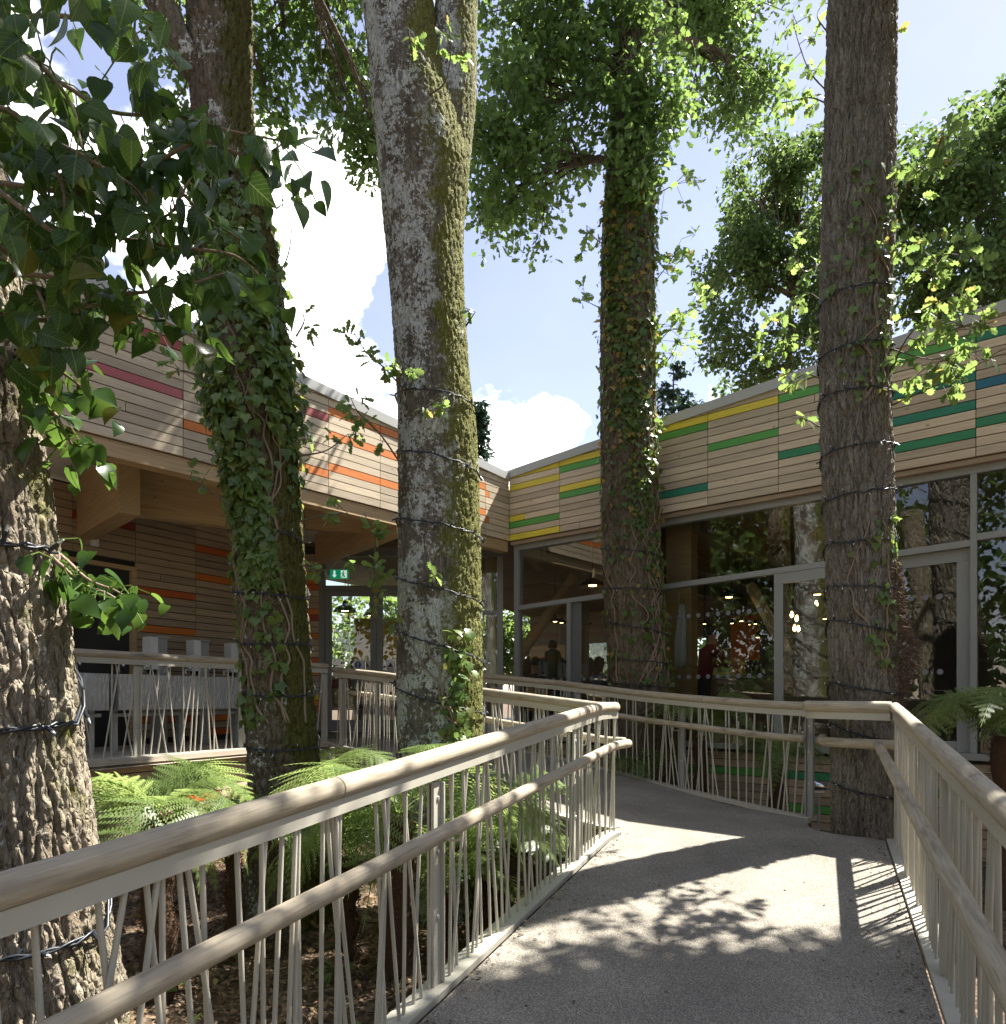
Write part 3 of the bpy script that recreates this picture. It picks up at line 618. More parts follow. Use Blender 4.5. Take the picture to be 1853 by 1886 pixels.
# ------------------------------------------------------------------ railings
CYL = np_mesh('baluster', *tube([(0, 0, 0), (0, 0, 1)], 1, 8)[:2], M['steel'], smooth=True)
_b = MB().lathe([(0.001, .006), (.010, .005), (.012, 0)], (0, 0, 0), 8); BOLT = np_mesh('bolt', _b.v, _b.f, M['galv'])
def rod(name, mesh, p0, p1, r, parent):
    o = bpy.data.objects.new(name, mesh); p0, p1 = Vector(p0), Vector(p1); d = p1-p0
    link(o, parent, p0); o.rotation_mode = 'QUATERNION'; o.rotation_quaternion = d.to_track_quat('Z', 'Y'); o.scale = (r, r, d.length); return o
def along(pts):
    pts = [Vector(p) for p in pts]; s = [0]
    for i in range(1, len(pts)): s.append(s[-1]+(pts[i]-pts[i-1]).length)
    def at(q):
        q = max(0, min(s[-1], q))
        for i in range(1, len(s)):
            if q <= s[i] or i == len(s)-1:
                k = (q-s[i-1])/max(1e-6, s[i]-s[i-1]); return pts[i-1].lerp(pts[i], k), (pts[i]-pts[i-1]).normalized()
    return s[-1], at
def sweep_rect(mb, pts, w, z0, z1, off=0):
    v = []; n = len(pts)
    for i, p in enumerate(pts):
        t = pts[min(i+1, n-1)]-pts[max(i-1, 0)]; t.z = 0; t.normalize(); x = Vector((t.y, -t.x, 0)); q = p+x*off
        for a, z in ((-1, z0), (1, z0), (1, z1), (-1, z1)): v.append(q+x*(a*w/2)+Vector((0, 0, z)))
    f = [(0, 1, 2, 3), tuple(4*(n-1)+k for k in (3, 2, 1, 0))]
    for i in range(n-1):
        for k in range(4): f.append((i*4+k, (i+1)*4+k, (i+1)*4+(k+1) % 4, i*4+(k+1) % 4))
    return mb.add(v, f)
def railing(label, base, posts=(), h=1.045, lower=.745, side=1, spacing=.088, seed=1, tilt=.055, rtop=.042, rlow=.035, wild=.24, balusters=True, foot=True, lowrange=None, post_mat='steel', group='railings with timber handrails along the ramps'):
    """base: points along the foot; side +1 puts the low rail to the right of the running direction"""
    rnd = random.Random(seed); base = [Vector(p) for p in base]; L_, at = along(base)
    t = thing('railing', base[0], label, 'railing', group)
    dense = [at(L_*i/60)[0] for i in range(61)]
    up = lambda p, z: p+Vector((0, 0, z))
    hp = [up(p, h) for p in dense]; rad = [rtop]*len(hp)
    e0 = hp[0]-(hp[1]-hp[0]).normalized()*.012; e1 = hp[-1]+(hp[-1]-hp[-2]).normalized()*.012
    hr = MB().tube([e0]+hp+[e1], [rtop*.7]+rad+[rtop*.7], 18).build('handrail', M['rail'], t, smooth=True)
    for k in range(1, int(L_/1.9)+1):          # scarf joints of the timber: a thin dark line
        p, d = at(k*1.9-.5); MB().tube([up(p, h)-d*.002, up(p, h)+d*.002], rtop+.0012, 18, False).build('rail_joint', M['twig'], hr)
    sweep_rect(MB(), dense, .046, h-rtop-.05, h-rtop+.006).build('rail_plate', M['steel'], t)
    if foot: sweep_rect(MB(), dense, .12, -.02, .012).build('foot_plate', M['steel'], t)
    if lower:
        a, e = lowrange or (0, L_); lp = []
        for i in range(61):
            p, d = at(a+(e-a)*i/60); x = Vector((d.y, -d.x, 0)).normalized()
            lp.append(up(p+x*(.115*side), lower))
        lr = MB().tube([lp[0]-(lp[1]-lp[0]).normalized()*.01]+lp+[lp[-1]+(lp[-1]-lp[-2]).normalized()*.01], [rlow*.7]+[rlow]*61+[rlow*.7], 16).build('lower_handrail', M['rail'], t, smooth=True)
    for q in posts:
        p, d = at(q); x = Vector((d.y, -d.x, 0)).normalized(); rz = math.atan2(d.y, d.x)
        b = MB().box(up(p, (h-.1)/2), (.075, .014, h-.12), rz).box(up(p+x*-.03*side, (h-.1)/2), (.05, .012, h-.14), rz).box(up(p+d*.03, (h-.1)/2), (.012, .05, h-.13), rz)
        po = b.build('post', M[post_mat], t)
        for z in (.32, .62, .86):
            o = bpy.data.objects.new('bolt', BOLT); link(o, po, up(p+x*.008*side, z)); o.rotation_mode = 'QUATERNION'; o.rotation_quaternion = (x*side).to_track_quat('Z', 'Y')
        if lower:
            y0 = up(p+x*.01*side+d*.02, lower-.075); MB().tube(smooth_pts([y0, y0+x*.085*side, y0+x*.105*side+Vector((0, 0, .02)), y0+x*.105*side+Vector((0, 0, .05))], 4), .007, 6).build('bracket', M['steel'], po)
    if balusters:
        s = .04; k = 0
        while s < L_-.02:
            if min([abs(s-q) for q in posts] or [9]) > .045:
                dl = rnd.gauss(0, tilt)
                if rnd.random() < wild: dl = rnd.choice((-1, 1))*rnd.uniform(.09, .2)
                p0, d = at(s); p1, _ = at(s+dl); x = Vector((d.y, -d.x, 0))*rnd.uniform(-.014, .014)
                rod('baluster', CYL, up(p0+x, .005), up(p1+x, h-rtop-.03), .0082, t)
            s += spacing*rnd.uniform(.45, 1.5)
    return t
def rp(a, y): x = a+TANP*y; return (x, y, min(RZ*y, .46))
aL, aR = -1.755, .58
near = [rp(aL, y) for y in (-.4, 1, 2, 3, 4, 5, 5.5, 5.75)]+[(.86, 5.93, .46), (.945, 6.06, .46), (.965, 6.17, .46), (.90, 6.31, .46)]
Ln, atn = along(near)
def s_at_y(pts, y):
    L_, at = along(pts); return next(L_*i/400 for i in range(401) if at(L_*i/400)[0].y >= y)
railing('railing with thick timber handrail running along the left of the ramp in the foreground', near[:8]+near[8:10], posts=[s_at_y(near, 3.28), s_at_y(near, 5.13)], seed=4, spacing=.070, side=1)
pz = lambda x, y, dz=0: (x, y, path_z(x, y)+dz)
f2 = [(.965, 6.2), (.78, 6.42), (.3, 6.92), (-.26, 7.5), (-.92, 8.55), (-1.56, 9.52), (-2.37, 10.12)]
railing('railing climbing back from the sharp ramp tip behind the thick mossy oak', [pz(q.x, q.y) for q in smooth_pts([(x, y, 0) for x, y in f2], 5)], posts=[.42, 4.35, 5.05], seed=9, side=1, spacing=.075)
def soft(p, k=7): return [(x, y, sum(q[2] for q in p[max(0, i-k):i+k+1])/len(p[max(0, i-k):i+k+1])) for i, (x, y, z) in enumerate(p)]
b2 = [(2.88, 6.72), (2.40, 7.62), (1.56, 9.07), (.74, 10.1), (-.26, 11.0), (-1.15, 11.55)]
railing('railing in front of the glazed wall, ending at the oak that grows through the path', soft([pz(q.x, q.y) for q in smooth_pts([(x, y, 0) for x, y in b2], 8)]), posts=[.03, 1.75, 3.6, 5.4], seed=12, side=-1, spacing=.085, post_mat='frame')
hole = []
for i in range(9):
    a = R(146+i*12); hole.append((T4C.x+.47*math.cos(a), T4C.y+.47*math.sin(a), .46+.004))
railing('short curved handrail passing round the front of the oak in the path', [(2.84, 6.70, .465), (2.72, 6.45, .465)]+hole[3:-1]+[(3.04, 5.66, .46)], posts=(), seed=3, side=-1, balusters=False, foot=False, rtop=.05, rlow=.042)
rgt = [rp(aR, y) for y in (5.68, 5, 4, 3, 2, 1, 0, -.6)]
railing('railing with sunlit timber handrail along the right edge of the ramp', rgt, posts=[.9, 2.5, 4.1, 5.6], seed=21, side=1, spacing=.062, tilt=.05, wild=.25)
dk = [dA+dn*-.04+Vector((0, 0, .012))+dd*.2, dB+dn*-.04+Vector((0, 0, .012))-dd*.03]
railing('railing along the raised timber deck in front of the washing troughs', dk, posts=[2.72, 4.1, 5.55], seed=31, lower=None, spacing=.085, wild=.45, h=1.06, tilt=.08)

# ------------------------------------------------------------------ leaves
def leaf_shape(outline, fold=.18, droop=.25):
    """outline: right half (x,y) from base to tip; returns verts, tris; y runs to the tip"""
    n = len(outline); v = []; f = []
    for x, y in outline: v.append((0, y, -droop*y*y))
    for sgn in (1, -1):
        for x, y in outline: v.append((sgn*x, y, -droop*y*y+fold*abs(x)))
    for i in range(n-1):
        if outline[i][0] > 1e-4: f += [(i, n+i, n+i+1)]; f += [(i, 2*n+i+1, 2*n+i)]
        if outline[i+1][0] > 1e-4: f += [(i, n+i+1, i+1)]; f += [(i, i+1, 2*n+i+1)]
    return np.array(v, float), np.array(f)
OAK = leaf_shape([(0.0, 0), (.05, .08), (.16, .2), (.10, .3), (.27, .44), (.15, .52), (.32, .7), (.19, .76), (.2, .92), (0, 1)], .2, .15)
OAKS = leaf_shape([(0.0, 0), (.13, .2), (.1, .32), (.27, .5), (.18, .58), (.30, .78), (0, 1)], .2, .15)
LOW = leaf_shape([(0.0, 0), (.24, .35), (.26, .7), (0, 1)], .2, .2)
HEART = leaf_shape([(0.0, .0), (.22, -.06), (.40, .06), (.46, .25), (.40, .48), (.26, .70), (.12, .88), (0, 1.05)], .16, .30)
HEART2 = leaf_shape([(0.0, .0), (.2, -.08), (.40, .04), (.48, .24), (.45, .46), (.32, .68), (.13, .86), (0, 1.0)], -.22, .38)
IVY = leaf_shape([(0.0, 0), (.2, -.12), (.33, .0), (.46, .12), (.38, .26), (.52, .46), (.28, .52), (.16, .72), (0, 1)], .12, .2)
def unit(a): return a/np.maximum(1e-9, np.linalg.norm(a, axis=-1, keepdims=True))
def leaf_batch(shape, pos, nrm, tip, size):
    v0, f0 = shape; n = len(pos); nrm = unit(nrm); tip = tip-nrm*np.sum(tip*nrm, -1, keepdims=True); tip = unit(tip); sx = np.cross(tip, nrm)
    V = pos[:, None, :]+size[:, None, None]*(v0[None, :, 0, None]*sx[:, None]+v0[None, :, 1, None]*tip[:, None]+v0[None, :, 2, None]*nrm[:, None])
    Fc = f0[None]+(np.arange(n)*len(v0))[:, None, None]
    return V.reshape(-1, 3), Fc.reshape(-1, f0.shape[1])
def rnd_dirs(n, up=.6, rng=RNG):
    d = rng.normal(size=(n, 3)); d[:, 2] = d[:, 2]*.7+up*1.4; return unit(d)
def clump_leaves(centers, radii, per, shape, size, mat, name, parent, up=.6, droop=.5, flat=.75, kind='stuff'):
    """leaves spread through clumps (twig ends) of a crown"""
    C = np.repeat(np.array(centers, float), per, 0); Rr = np.repeat(np.array(radii, float), per); n = len(C)
    g = RNG.normal(size=(n, 3)); g = unit(g)*(RNG.random((n, 1))**.45); g[:, 2] *= flat
    pos = C+g*Rr[:, None]; tip = unit(g+RNG.normal(size=(n, 3))*.7); tip[:, 2] -= droop
    V, Fc = leaf_batch(shape, pos, rnd_dirs(n, up), tip, RNG.uniform(size*.65, size*1.2, n))
    o = mobj(name, V, Fc, mat, parent); tag(o, kind=kind) if kind else None
    return o

# ------------------------------------------------------------------ trees
def worley(u, v, nu, seed):
    """F2-F1 on a jittered grid, periodic in u (period nu)"""
    ui = np.floor(u).astype(np.int64); vi = np.floor(v).astype(np.int64); f1 = np.full(u.shape, 9.); f2 = np.full(u.shape, 9.)
    def h(a, b, s):
        n = (a*374761393+b*668265263+s*2246822519+seed*69069) & 0x7fffffff; n = ((n ^ (n >> 13))*1274126177) & 0x7fffffff; return ((n ^ (n >> 16)) & 0xffff)/65535.
    for a in (-1, 0, 1):
        for b in (-1, 0, 1):
            cu, cv = ui+a, vi+b; pu = cu+h(cu % nu, cv, 1); pv = cv+h(cu % nu, cv, 2); d = np.hypot(u-pu, v-pv)
            f2 = np.minimum(f2, np.maximum(f1, d)); f1 = np.minimum(f1, d)
    return f2-f1
def trunk_mesh(name, ctr, rad, mat, parent, nu=120, nv=400, plates=26, vsc=.16, depth=.012, seed=1, mdir=(1, 0), lobes=.04, flare=None, smooth=True, cross=.4):
    """ctr/rad: (z, x, y) and radius key points; bark ridges are real relief"""
    z = np.array([k[0] for k in ctr]); xs = np.array([k[1] for k in ctr]); ys = np.array([k[2] for k in ctr]); rs = np.array(rad)
    zz = np.linspace(z[0], z[-1], nv)
    def sp(vals):
        pts = smooth_pts([Vector((a, b, 0)) for a, b in zip(z, vals)], 12); return np.interp(zz, [p.x for p in pts], [p.y for p in pts])
    cx, cy, cr = sp(xs), sp(ys), sp(rs)
    th = np.linspace(0, 2*np.pi, nu, endpoint=False); TH, ZZ = np.meshgrid(th, zz)
    u = TH/(2*np.pi)*plates; v = ZZ/vsc
    wob = fbm(np.cos(TH)*3+9, np.sin(TH)*3+ZZ*2, 3, seed)-.45
    wu = .85*wob*plates/24+1.1*(fbm(u*.55, v*2.6, 3, seed+3)-.45)
    e = worley(u+wu, v+.5*wob, plates, seed)
    ridge = np.clip(e/.26, 0, 1)**.75
    e2 = worley(u+wu*.8, ZZ/(vsc*.27)+1.2*wob, plates, seed+7); r2 = np.clip(e2/.22, 0, 1)
    ridge = ridge*(1-cross+cross*r2)
    fine = fbm(u*3.1, ZZ*plates*.9, 3, seed+8)-.45+.6*(fbm(u*1.1, ZZ*plates*.25, 2, seed+9)-.4)
    rr = cr[:, None]*(1+lobes*2*(fbm(np.cos(TH)*1.2+5, np.sin(TH)*1.2+ZZ*.45, 3, seed+20)-.47))+depth*(ridge-.6)+depth*.9*fine
    if flare is not None:
        zb, amp = flare; k = np.clip(1-(ZZ-z[0])/zb, 0, 1)**2.2; rr = rr*(1+amp*k*(.75+.45*np.cos(TH*4+seed)+.2*np.cos(TH*7+2*seed)))
    V = np.stack([cx[:, None]+rr*np.cos(TH), cy[:, None]+rr*np.sin(TH), ZZ], -1).reshape(-1, 3)
    I = np.arange(nu*nv).reshape(nv, nu); J = np.roll(I, -1, 1)
    Fq = np.stack([I[:-1], J[:-1], J[1:], I[1:]], -1).reshape(-1, 4)
    o = mobj(name, V, Fq, mat, parent, smooth=smooth)
    at = o.data.attributes.new('side', 'FLOAT', 'POINT'); m = np.array(mdir)/np.hypot(*mdir)
    at.data.foreach_set('value', (np.cos(TH)*m[0]+np.sin(TH)*m[1]).astype(np.float32).ravel())
    return o, (lambda zq: (float(np.interp(zq, zz, cx)), float(np.interp(zq, zz, cy)), float(np.interp(zq, zz, cr))))
def px_trunk(Yd, rows, zbase=-.3, ztop=None, lean=0):
    """rows: (py, x left, x right) of a stem at depth Yd -> key points"""
    ctr = []; rad = []
    for py, a, b in sorted(rows, reverse=True):
        p = P((a+b)/2, py, Yd); ctr.append((p.z, p.x, Yd)); rad.append((b-a)/2/F*Yd)
    ctr.insert(0, (zbase, ctr[0][1], Yd)); rad.insert(0, rad[0]*1.03)
    if ztop:
        k = (ctr[-1][1]-ctr[-2][1])/(ctr[-1][0]-ctr[-2][0]); ctr.append((ztop, ctr[-1][1]+k*(ztop-ctr[-1][0])*.6, Yd)); rad.append(rad[-1]*.8)
    return ctr, rad
def branch(mb, p0, p1, r0, r1, sag=.1, n=7, seed=0, sides=7):
    rnd = random.Random(seed); p0, p1 = Vector(p0), Vector(p1); L_ = (p1-p0).length; m = []
    off = Vector((rnd.uniform(-1, 1), rnd.uniform(-1, 1), rnd.uniform(-.3, 1)))*L_*.12
    for i in range(n+1):
        k = i/n; m.append(p0.lerp(p1, k)+off*math.sin(k*math.pi)+Vector((rnd.uniform(-1, 1), rnd.uniform(-1, 1), rnd.uniform(-1, 1)))*L_*.018*(0 < i < n))
    mb.tube(m, [r0+(r1-r0)*i/n for i in range(n+1)], sides); return m
M['bark1'] = bark('bark furrowed', crack=44, cdepth=.016, c1=(.21, .175, .125), c2=(.42, .36, .27), lichen=-.3, moss=-.05, mdir=(1, 0, 0), scale=1.2, brown=(.17, .125, .08))
M['bark2'] = bark('bark mossy', (.11, .09, .06), (.23, .19, .135), lichen=.15, moss=.36, brown=(.09, .065, .04), mossc=(.09, .085, .022))
M['bark3'] = bark('bark lichen', (.10, .086, .065), (.27, .24, .195), crack=46, cdepth=.010, lichen=1.4, moss=.34, brown=(.10, .075, .045), mossc=(.15, .15, .032))
M['bark4'] = bark('bark brown', (.15, .132, .104), (.33, .295, .24), crack=38, cdepth=.016, lichen=.0, moss=0, brown=(.15, .122, .092))
M['bark5'] = bark('bark dull', (.10, .08, .055), (.205, .17, .12), lichen=0, moss=.25, brown=(.09, .06, .04))
M['oakleaf'] = leafmat('oak leaf', (.048, .092, .02), (.09, .155, .034), trans=.5, gloss=.3)
M['oakleaf_y'] = leafmat('young oak leaf', (.065, .12, .028), (.12, .185, .045), trans=.5, gloss=.3, c3=(.16, .15, .035), f3=.04)
M['bgleaf'] = leafmat('far oak leaf', (.036, .072, .02), (.075, .125, .03), trans=.46, gloss=.25)
M['ivyleaf'] = leafmat('ivy leaf', (.022, .055, .009), (.05, .105, .015), trans=.42, gloss=.3, c3=(.09, .10, .015), f3=.04, rough=.28)
M['ivyvein'] = leafmat('veined ivy leaf', (.022, .055, .009), (.05, .105, .015), trans=.44, gloss=.25, c3=(.09, .10, .015), f3=.03, rough=.32, veins=True)
M['ivysmall'] = leafmat('small ivy leaf', (.065, .12, .028), (.15, .215, .05), trans=.4, gloss=.45, c3=(.13, .14, .03), f3=.07, rough=.35)
M['fern'] = leafmat('fern frond', (.10, .155, .04), (.16, .22, .07), trans=.45, gloss=.3)
M['conifer'] = leafmat('conifer', (.02, .045, .03), (.035, .07, .04), trans=.15, gloss=.2)

def crown(parent, name, trunk_at, blobs, leaf, mat, size, per, seed, bmat, forks, limb_r=.05, rc=(.25, .45), shape_up=.6, kind='stuff', twig_every=1):
    """blobs: (centre, (rx,ry,rz), clumps). limbs reach from forks on the stem to clumps, so every clump hangs on wood"""
    rng = np.random.default_rng(seed); cs = []; rs = []; mb = MB()
    for bi, (ct, rad, n) in enumerate(blobs):
        ct = Vector(ct); fk = min(forks, key=lambda q: (Vector(q)-ct).length)
        hub = ct+Vector((0, 0, -rad[2]*.15))
        m = branch(mb, fk, hub, limb_r, limb_r*.5, seed=seed*50+bi, n=8, sides=8)
        for k in range(n):
            g = rng.normal(size=3); g /= np.linalg.norm(g); g *= rng.random()**.33
            p = ct+Vector((g[0]*rad[0], g[1]*rad[1], g[2]*rad[2])); cs.append(p); rs.append(rng.uniform(*rc))
            if k % twig_every == 0: branch(mb, m[rng.integers(3, len(m))], p, limb_r*.3, .004, seed=seed*991+bi*77+k, n=5, sides=4)
    br = mb.build('limbs', bmat, parent, smooth=True)
    return clump_leaves(cs, rs, per, leaf, size, mat, name, parent, up=shape_up, kind=kind)
# --- stem in the left foreground, big ivy
T1Y = 2.5
c1, r1 = px_trunk(T1Y, [(1860, -55, 212), (1650, -80, 172), (1350, -112, 131), (1100, -140, 102), (850, -165, 66), (700, -185, 40), (300, -230, -10), (-100, -290, -60), (-900, -420, -200)], -.35)
t1 = thing('oak_tree', (c1[0][1], T1Y, -.2), 'tree with deeply furrowed bark at the left edge, partly hidden by hanging ivy', 'tree')
trunk1, at1 = trunk_mesh('trunk', c1, r1, M['bark1'], t1, nu=320, nv=900, plates=36, vsc=.34, cross=.25, depth=.024, seed=3, lobes=.03, flare=(.5, .22))
# --- ivy clad stem on the left
T2Y = 5.7
c2, r2 = px_trunk(T2Y, [(1600, 462, 605), (1450, 462, 590), (1250, 452, 572), (1100, 440, 562), (950, 428, 552), (700, 398, 535), (450, 365, 505), (250, 358, 468), (120, 352, 460), (0, 348, 460), (-300, 340, 440)], -.3, 9.2)
t2 = thing('oak_tree', (c2[0][1], T2Y, -.2), 'leaning oak thickly clad in small leaved ivy beside the deck railing', 'tree')
trunk2, at2 = trunk_mesh('trunk', c2, r2, M['bark2'], t2, nu=170, nv=620, plates=28, vsc=.2, depth=.026, seed=5, flare=(.75, .5), mdir=(1, -.35))
mb = MB(); branch(mb, P(415, 205, T2Y), P(255, -80, T2Y-.1), .13, .085, seed=4, n=8, sides=14); mb.build('limb', M['bark2'], t2, smooth=True)
# --- thick lichen and moss covered oak in the middle
T3Y = 6.0
c3, r3 = px_trunk(T3Y, [(1600, 762, 905), (1450, 742, 893), (1300, 731, 888), (1000, 733, 884), (800, 735, 878), (700, 731, 866), (560, 722, 856), (450, 712, 852), (380, 705, 856), (310, 700, 862), (220, 690, 845), (150, 684, 822), (80, 678, 806), (0, 668, 796), (-200, 640, 770)], -.3, 9.5)
t3 = thing('oak_tree', (c3[0][1], T3Y, -.2), 'thick forked oak with white lichen and green moss in the centre', 'tree')
trunk3, at3 = trunk_mesh('trunk', c3, r3, M['bark3'], t3, nu=230, nv=760, plates=46, vsc=.16, depth=.015, seed=8, flare=(.6, .35), mdir=(1, -.55), lobes=.035)
c3b = [(P(0, 400, T3Y).z, P(800, 0, T3Y).x, T3Y+.05), (P(0, 330, T3Y).z, P(812, 0, T3Y).x, T3Y+.05), (P(0, 240, T3Y).z, P(824, 0, T3Y).x, T3Y+.06), (P(0, 150, T3Y).z, P(832, 0, T3Y).x, T3Y+.08), (P(0, 0, T3Y).z, P(838, 0, T3Y).x, T3Y+.1), (P(0, -250, T3Y).z, P(850, 0, T3Y).x, T3Y+.2), (9.4, P(870, 0, T3Y).x, T3Y+.5)]
trunk_mesh('fork_stem', c3b, [.2, .215, .205, .2, .178, .16, .12], M['bark3'], t3, nu=150, nv=360, plates=30, vsc=.16, depth=.010, seed=14, mdir=(1, -.5))
# --- oak that grows through the path
T4Y = T4C.y
c4, r4 = px_trunk(T4Y, [(1540, 1537, 1642), (1300, 1534, 1646), (1150, 1530, 1642), (1000, 1525, 1640), (850, 1519, 1636), (700, 1515, 1631), (550, 1516, 1634), (400, 1519, 1639), (200, 1525, 1641), (0, 1530, 1643)], -.3, 12.4)
t4 = thing('oak_tree', (T4C.x, T4Y, -.2), 'straight brown oak growing up through a hole in the path', 'tree')
trunk4, at4 = trunk_mesh('trunk', c4, r4, M['bark4'], t4, nu=190, nv=900, plates=34, vsc=.38, cross=.25, depth=.03, seed=11, lobes=.02)
# hairy root mat on its right side
rng = np.random.default_rng(5); n = 5200; zz = rng.uniform(P(0, 1325, T4Y).z, P(0, 1040, T4Y).z, n); th = rng.normal(R(-18), R(27), n)
pos = []; tipv = []
for z, a in zip(zz, th):
    x, y, r = at4(z); k = math.sin(max(0, min(1, (z-1.40)/(2.77-1.40)))*math.pi)**.5*(.55+.7*math.exp(-((z-1.95)/.28)**2))*math.exp(-((a-R(-18))/R(38))**2)
    q = r-.012+.15*k*rng.random()**.5; pos.append((x+q*math.cos(a), y+q*math.sin(a), z)); tipv.append((math.cos(a), math.sin(a), rng.uniform(-.9, .5)))
HAIR = (np.array([(-.06, 0, 0), (.06, 0, 0), (0, 1, 0)], float), np.array([(0, 1, 2)]))
V, Fc = leaf_batch(HAIR, np.array(pos), rnd_dirs(n, 0), np.array(tipv)+rng.normal(size=(n, 3))*.35, rng.uniform(.035, .075, n))
tag(mobj('aerial_roots', V, Fc, plain('ivy root hair', (.13, .085, .055), rough=.9), t4), 'shaggy brown mat of ivy roots', kind='stuff')
# --- ivy clad oak in front of the glazed wall
T5Y = 9.62
c5, r5 = px_trunk(T5Y, [(1420, 1124, 1250), (1290, 1122, 1240), (1200, 1120, 1228), (1100, 1114, 1220), (950, 1110, 1212), (800, 1107, 1206), (600, 1106, 1203), (400, 1112, 1202), (250, 1122, 1200), (100, 1130, 1200), (-100, 1135, 1198)], -.3, 13.5)
t5 = thing('oak_tree', (c5[0][1], T5Y, -.2), 'ivy speckled oak standing between the rear railing and the glazed wall', 'tree')
trunk5, at5 = trunk_mesh('trunk', c5, r5, M['bark5'], t5, nu=150, nv=620, plates=40, vsc=.22, depth=.028, seed=17, flare=(1.0, .3))

# ------------------------------------------------------------------ crowns
def B(px, py, Y, rx, ry, rz, n): return (P(px, py, Y), (rx/F*Y, ry, rz/F*Y), n)
forks5 = [P(1165, y, T5Y) for y in (420, 300, 180, 60, -60, -250)]
crown(t5, 'leaves', None, [B(960, 330, 9.4, 95, .8, 120, 30), B(1010, 180, 9.5, 120, .9, 130, 36), B(930, 230, 9.2, 80, .7, 110, 20), B(1060, 60, 9.6, 150, .9, 110, 34), B(1290, 80, 10.6, 130, .8, 130, 46), B(1380, 170, 10.6, 60, .6, 90, 18), B(1300, 10, 10.7, 150, .8, 60, 26), B(1185, 250, 9.0, 60, .4, 120, 16), B(960, 60, 9.6, 90, .9, 100, 20),
    B(1160, 90, 9.0, 120, .35, 130, 22)],
    OAKS, M['oakleaf'], .115, 62, 2, M['bark5'], forks5, limb_r=.05, rc=(.22, .42))
crown(t5, 'leaves', None, [B(1160, -230, 9.7, 230, 1.2, 150, 34), B(960, -160, 9.8, 150, 1.0, 120, 24)], OAKS, M['oakleaf'], .13, 50, 21, M['bark5'], forks5, limb_r=.06, rc=(.3, .5))
forks2 = [P(405, y, T2Y) for y in (60, -100, -250)]
crown(t2, 'leaves', None, [B(520, 40, 7.6, 90, .6, 90, 16), B(650, 200, 8.2, 75, .5, 110, 20), B(690, 290, 8.4, 32, .3, 50, 7), B(610, 60, 8.0, 90, .6, 80, 18), B(500, 170, 7.8, 40, .4, 50, 7), B(270, 60, 6.6, 40, .5, 50, 7), B(330, 250, 7.2, 60, .5, 70, 6), B(420, -60, 7, 140, .8, 60, 14)],
    OAKS, M['oakleaf'], .105, 52, 3, M['bark2'], forks2, limb_r=.035, rc=(.18, .36))
forks3 = [P(740, -150, T3Y), P(850, -250, T3Y), Vector((-.5, 6.1, 9.3))]
crown(t3, 'leaves', None, [(Vector((-2.2, 5.6, 10.5)), (1.6, 1.4, 1.0), 34), (Vector((-3.4, 6.6, 9.8)), (1.2, 1.2, .8), 20)], OAKS, M['oakleaf'], .13, 48, 31, M['bark3'], forks3, limb_r=.07, rc=(.3, .5))
forks4 = [Vector((3.2, 6.22, 12.2)), Vector((3.2, 6.22, 11.8))]
crown(t4, 'leaves', None, [(Vector((5.6, 5.6, 14.2)), (1.3, .8, 1.0), 34), (Vector((4.6, 4.8, 14.6)), (1.2, .8, 1.0), 24)], OAKS, M['oakleaf'], .13, 48, 41, M['bark4'], forks4, limb_r=.08, rc=(.3, .5))
# oak outside the picture on the right: shades the near path, mirrored in the glass
c6 = [(-.3, 6.7, 4.2), (3, 6.72, 4.22), (6, 6.8, 4.3), (8.6, 6.9, 4.4)]
t6 = thing('oak_tree', (6.7, 4.2, -.2), 'leafy oak standing out of the picture to the right of the ramp', 'tree')
trunk_mesh('trunk', c6, [.32, .28, .24, .15], M['bark3'], t6, nu=90, nv=260, plates=26, vsc=.09, depth=.010, seed=23)
crown(t6, 'leaves', None, [(Vector((5.6, 5.98, 8.3)), (1.4, .5, .7), 56), (Vector((4.45, 5.25, 8.0)), (.9, .45, .6), 34), (Vector((7.2, 5.3, 8.8)), (1.3, .8, .9), 30), (Vector((6.0, 4.2, 8.4)), (1.6, .9, .9), 34)], OAKS, M['oakleaf'], .14, 150, 51, M['bark4'], [Vector((6.8, 4.3, 6.2)), Vector((6.9, 4.4, 8))], limb_r=.07, rc=(.3, .5))

crown(t6, 'leaves', None, [(Vector((3.0, 4.3, 8.4)), (1.2, .55, .6), 26), (Vector((3.9, 3.4, 8.7)), (1.1, .7, .6), 20)], OAKS, M['oakleaf'], .13, 60, 52, M['bark4'], [Vector((6.8, 4.3, 6.2)), Vector((6.9, 4.4, 8))], limb_r=.06, rc=(.25, .42))
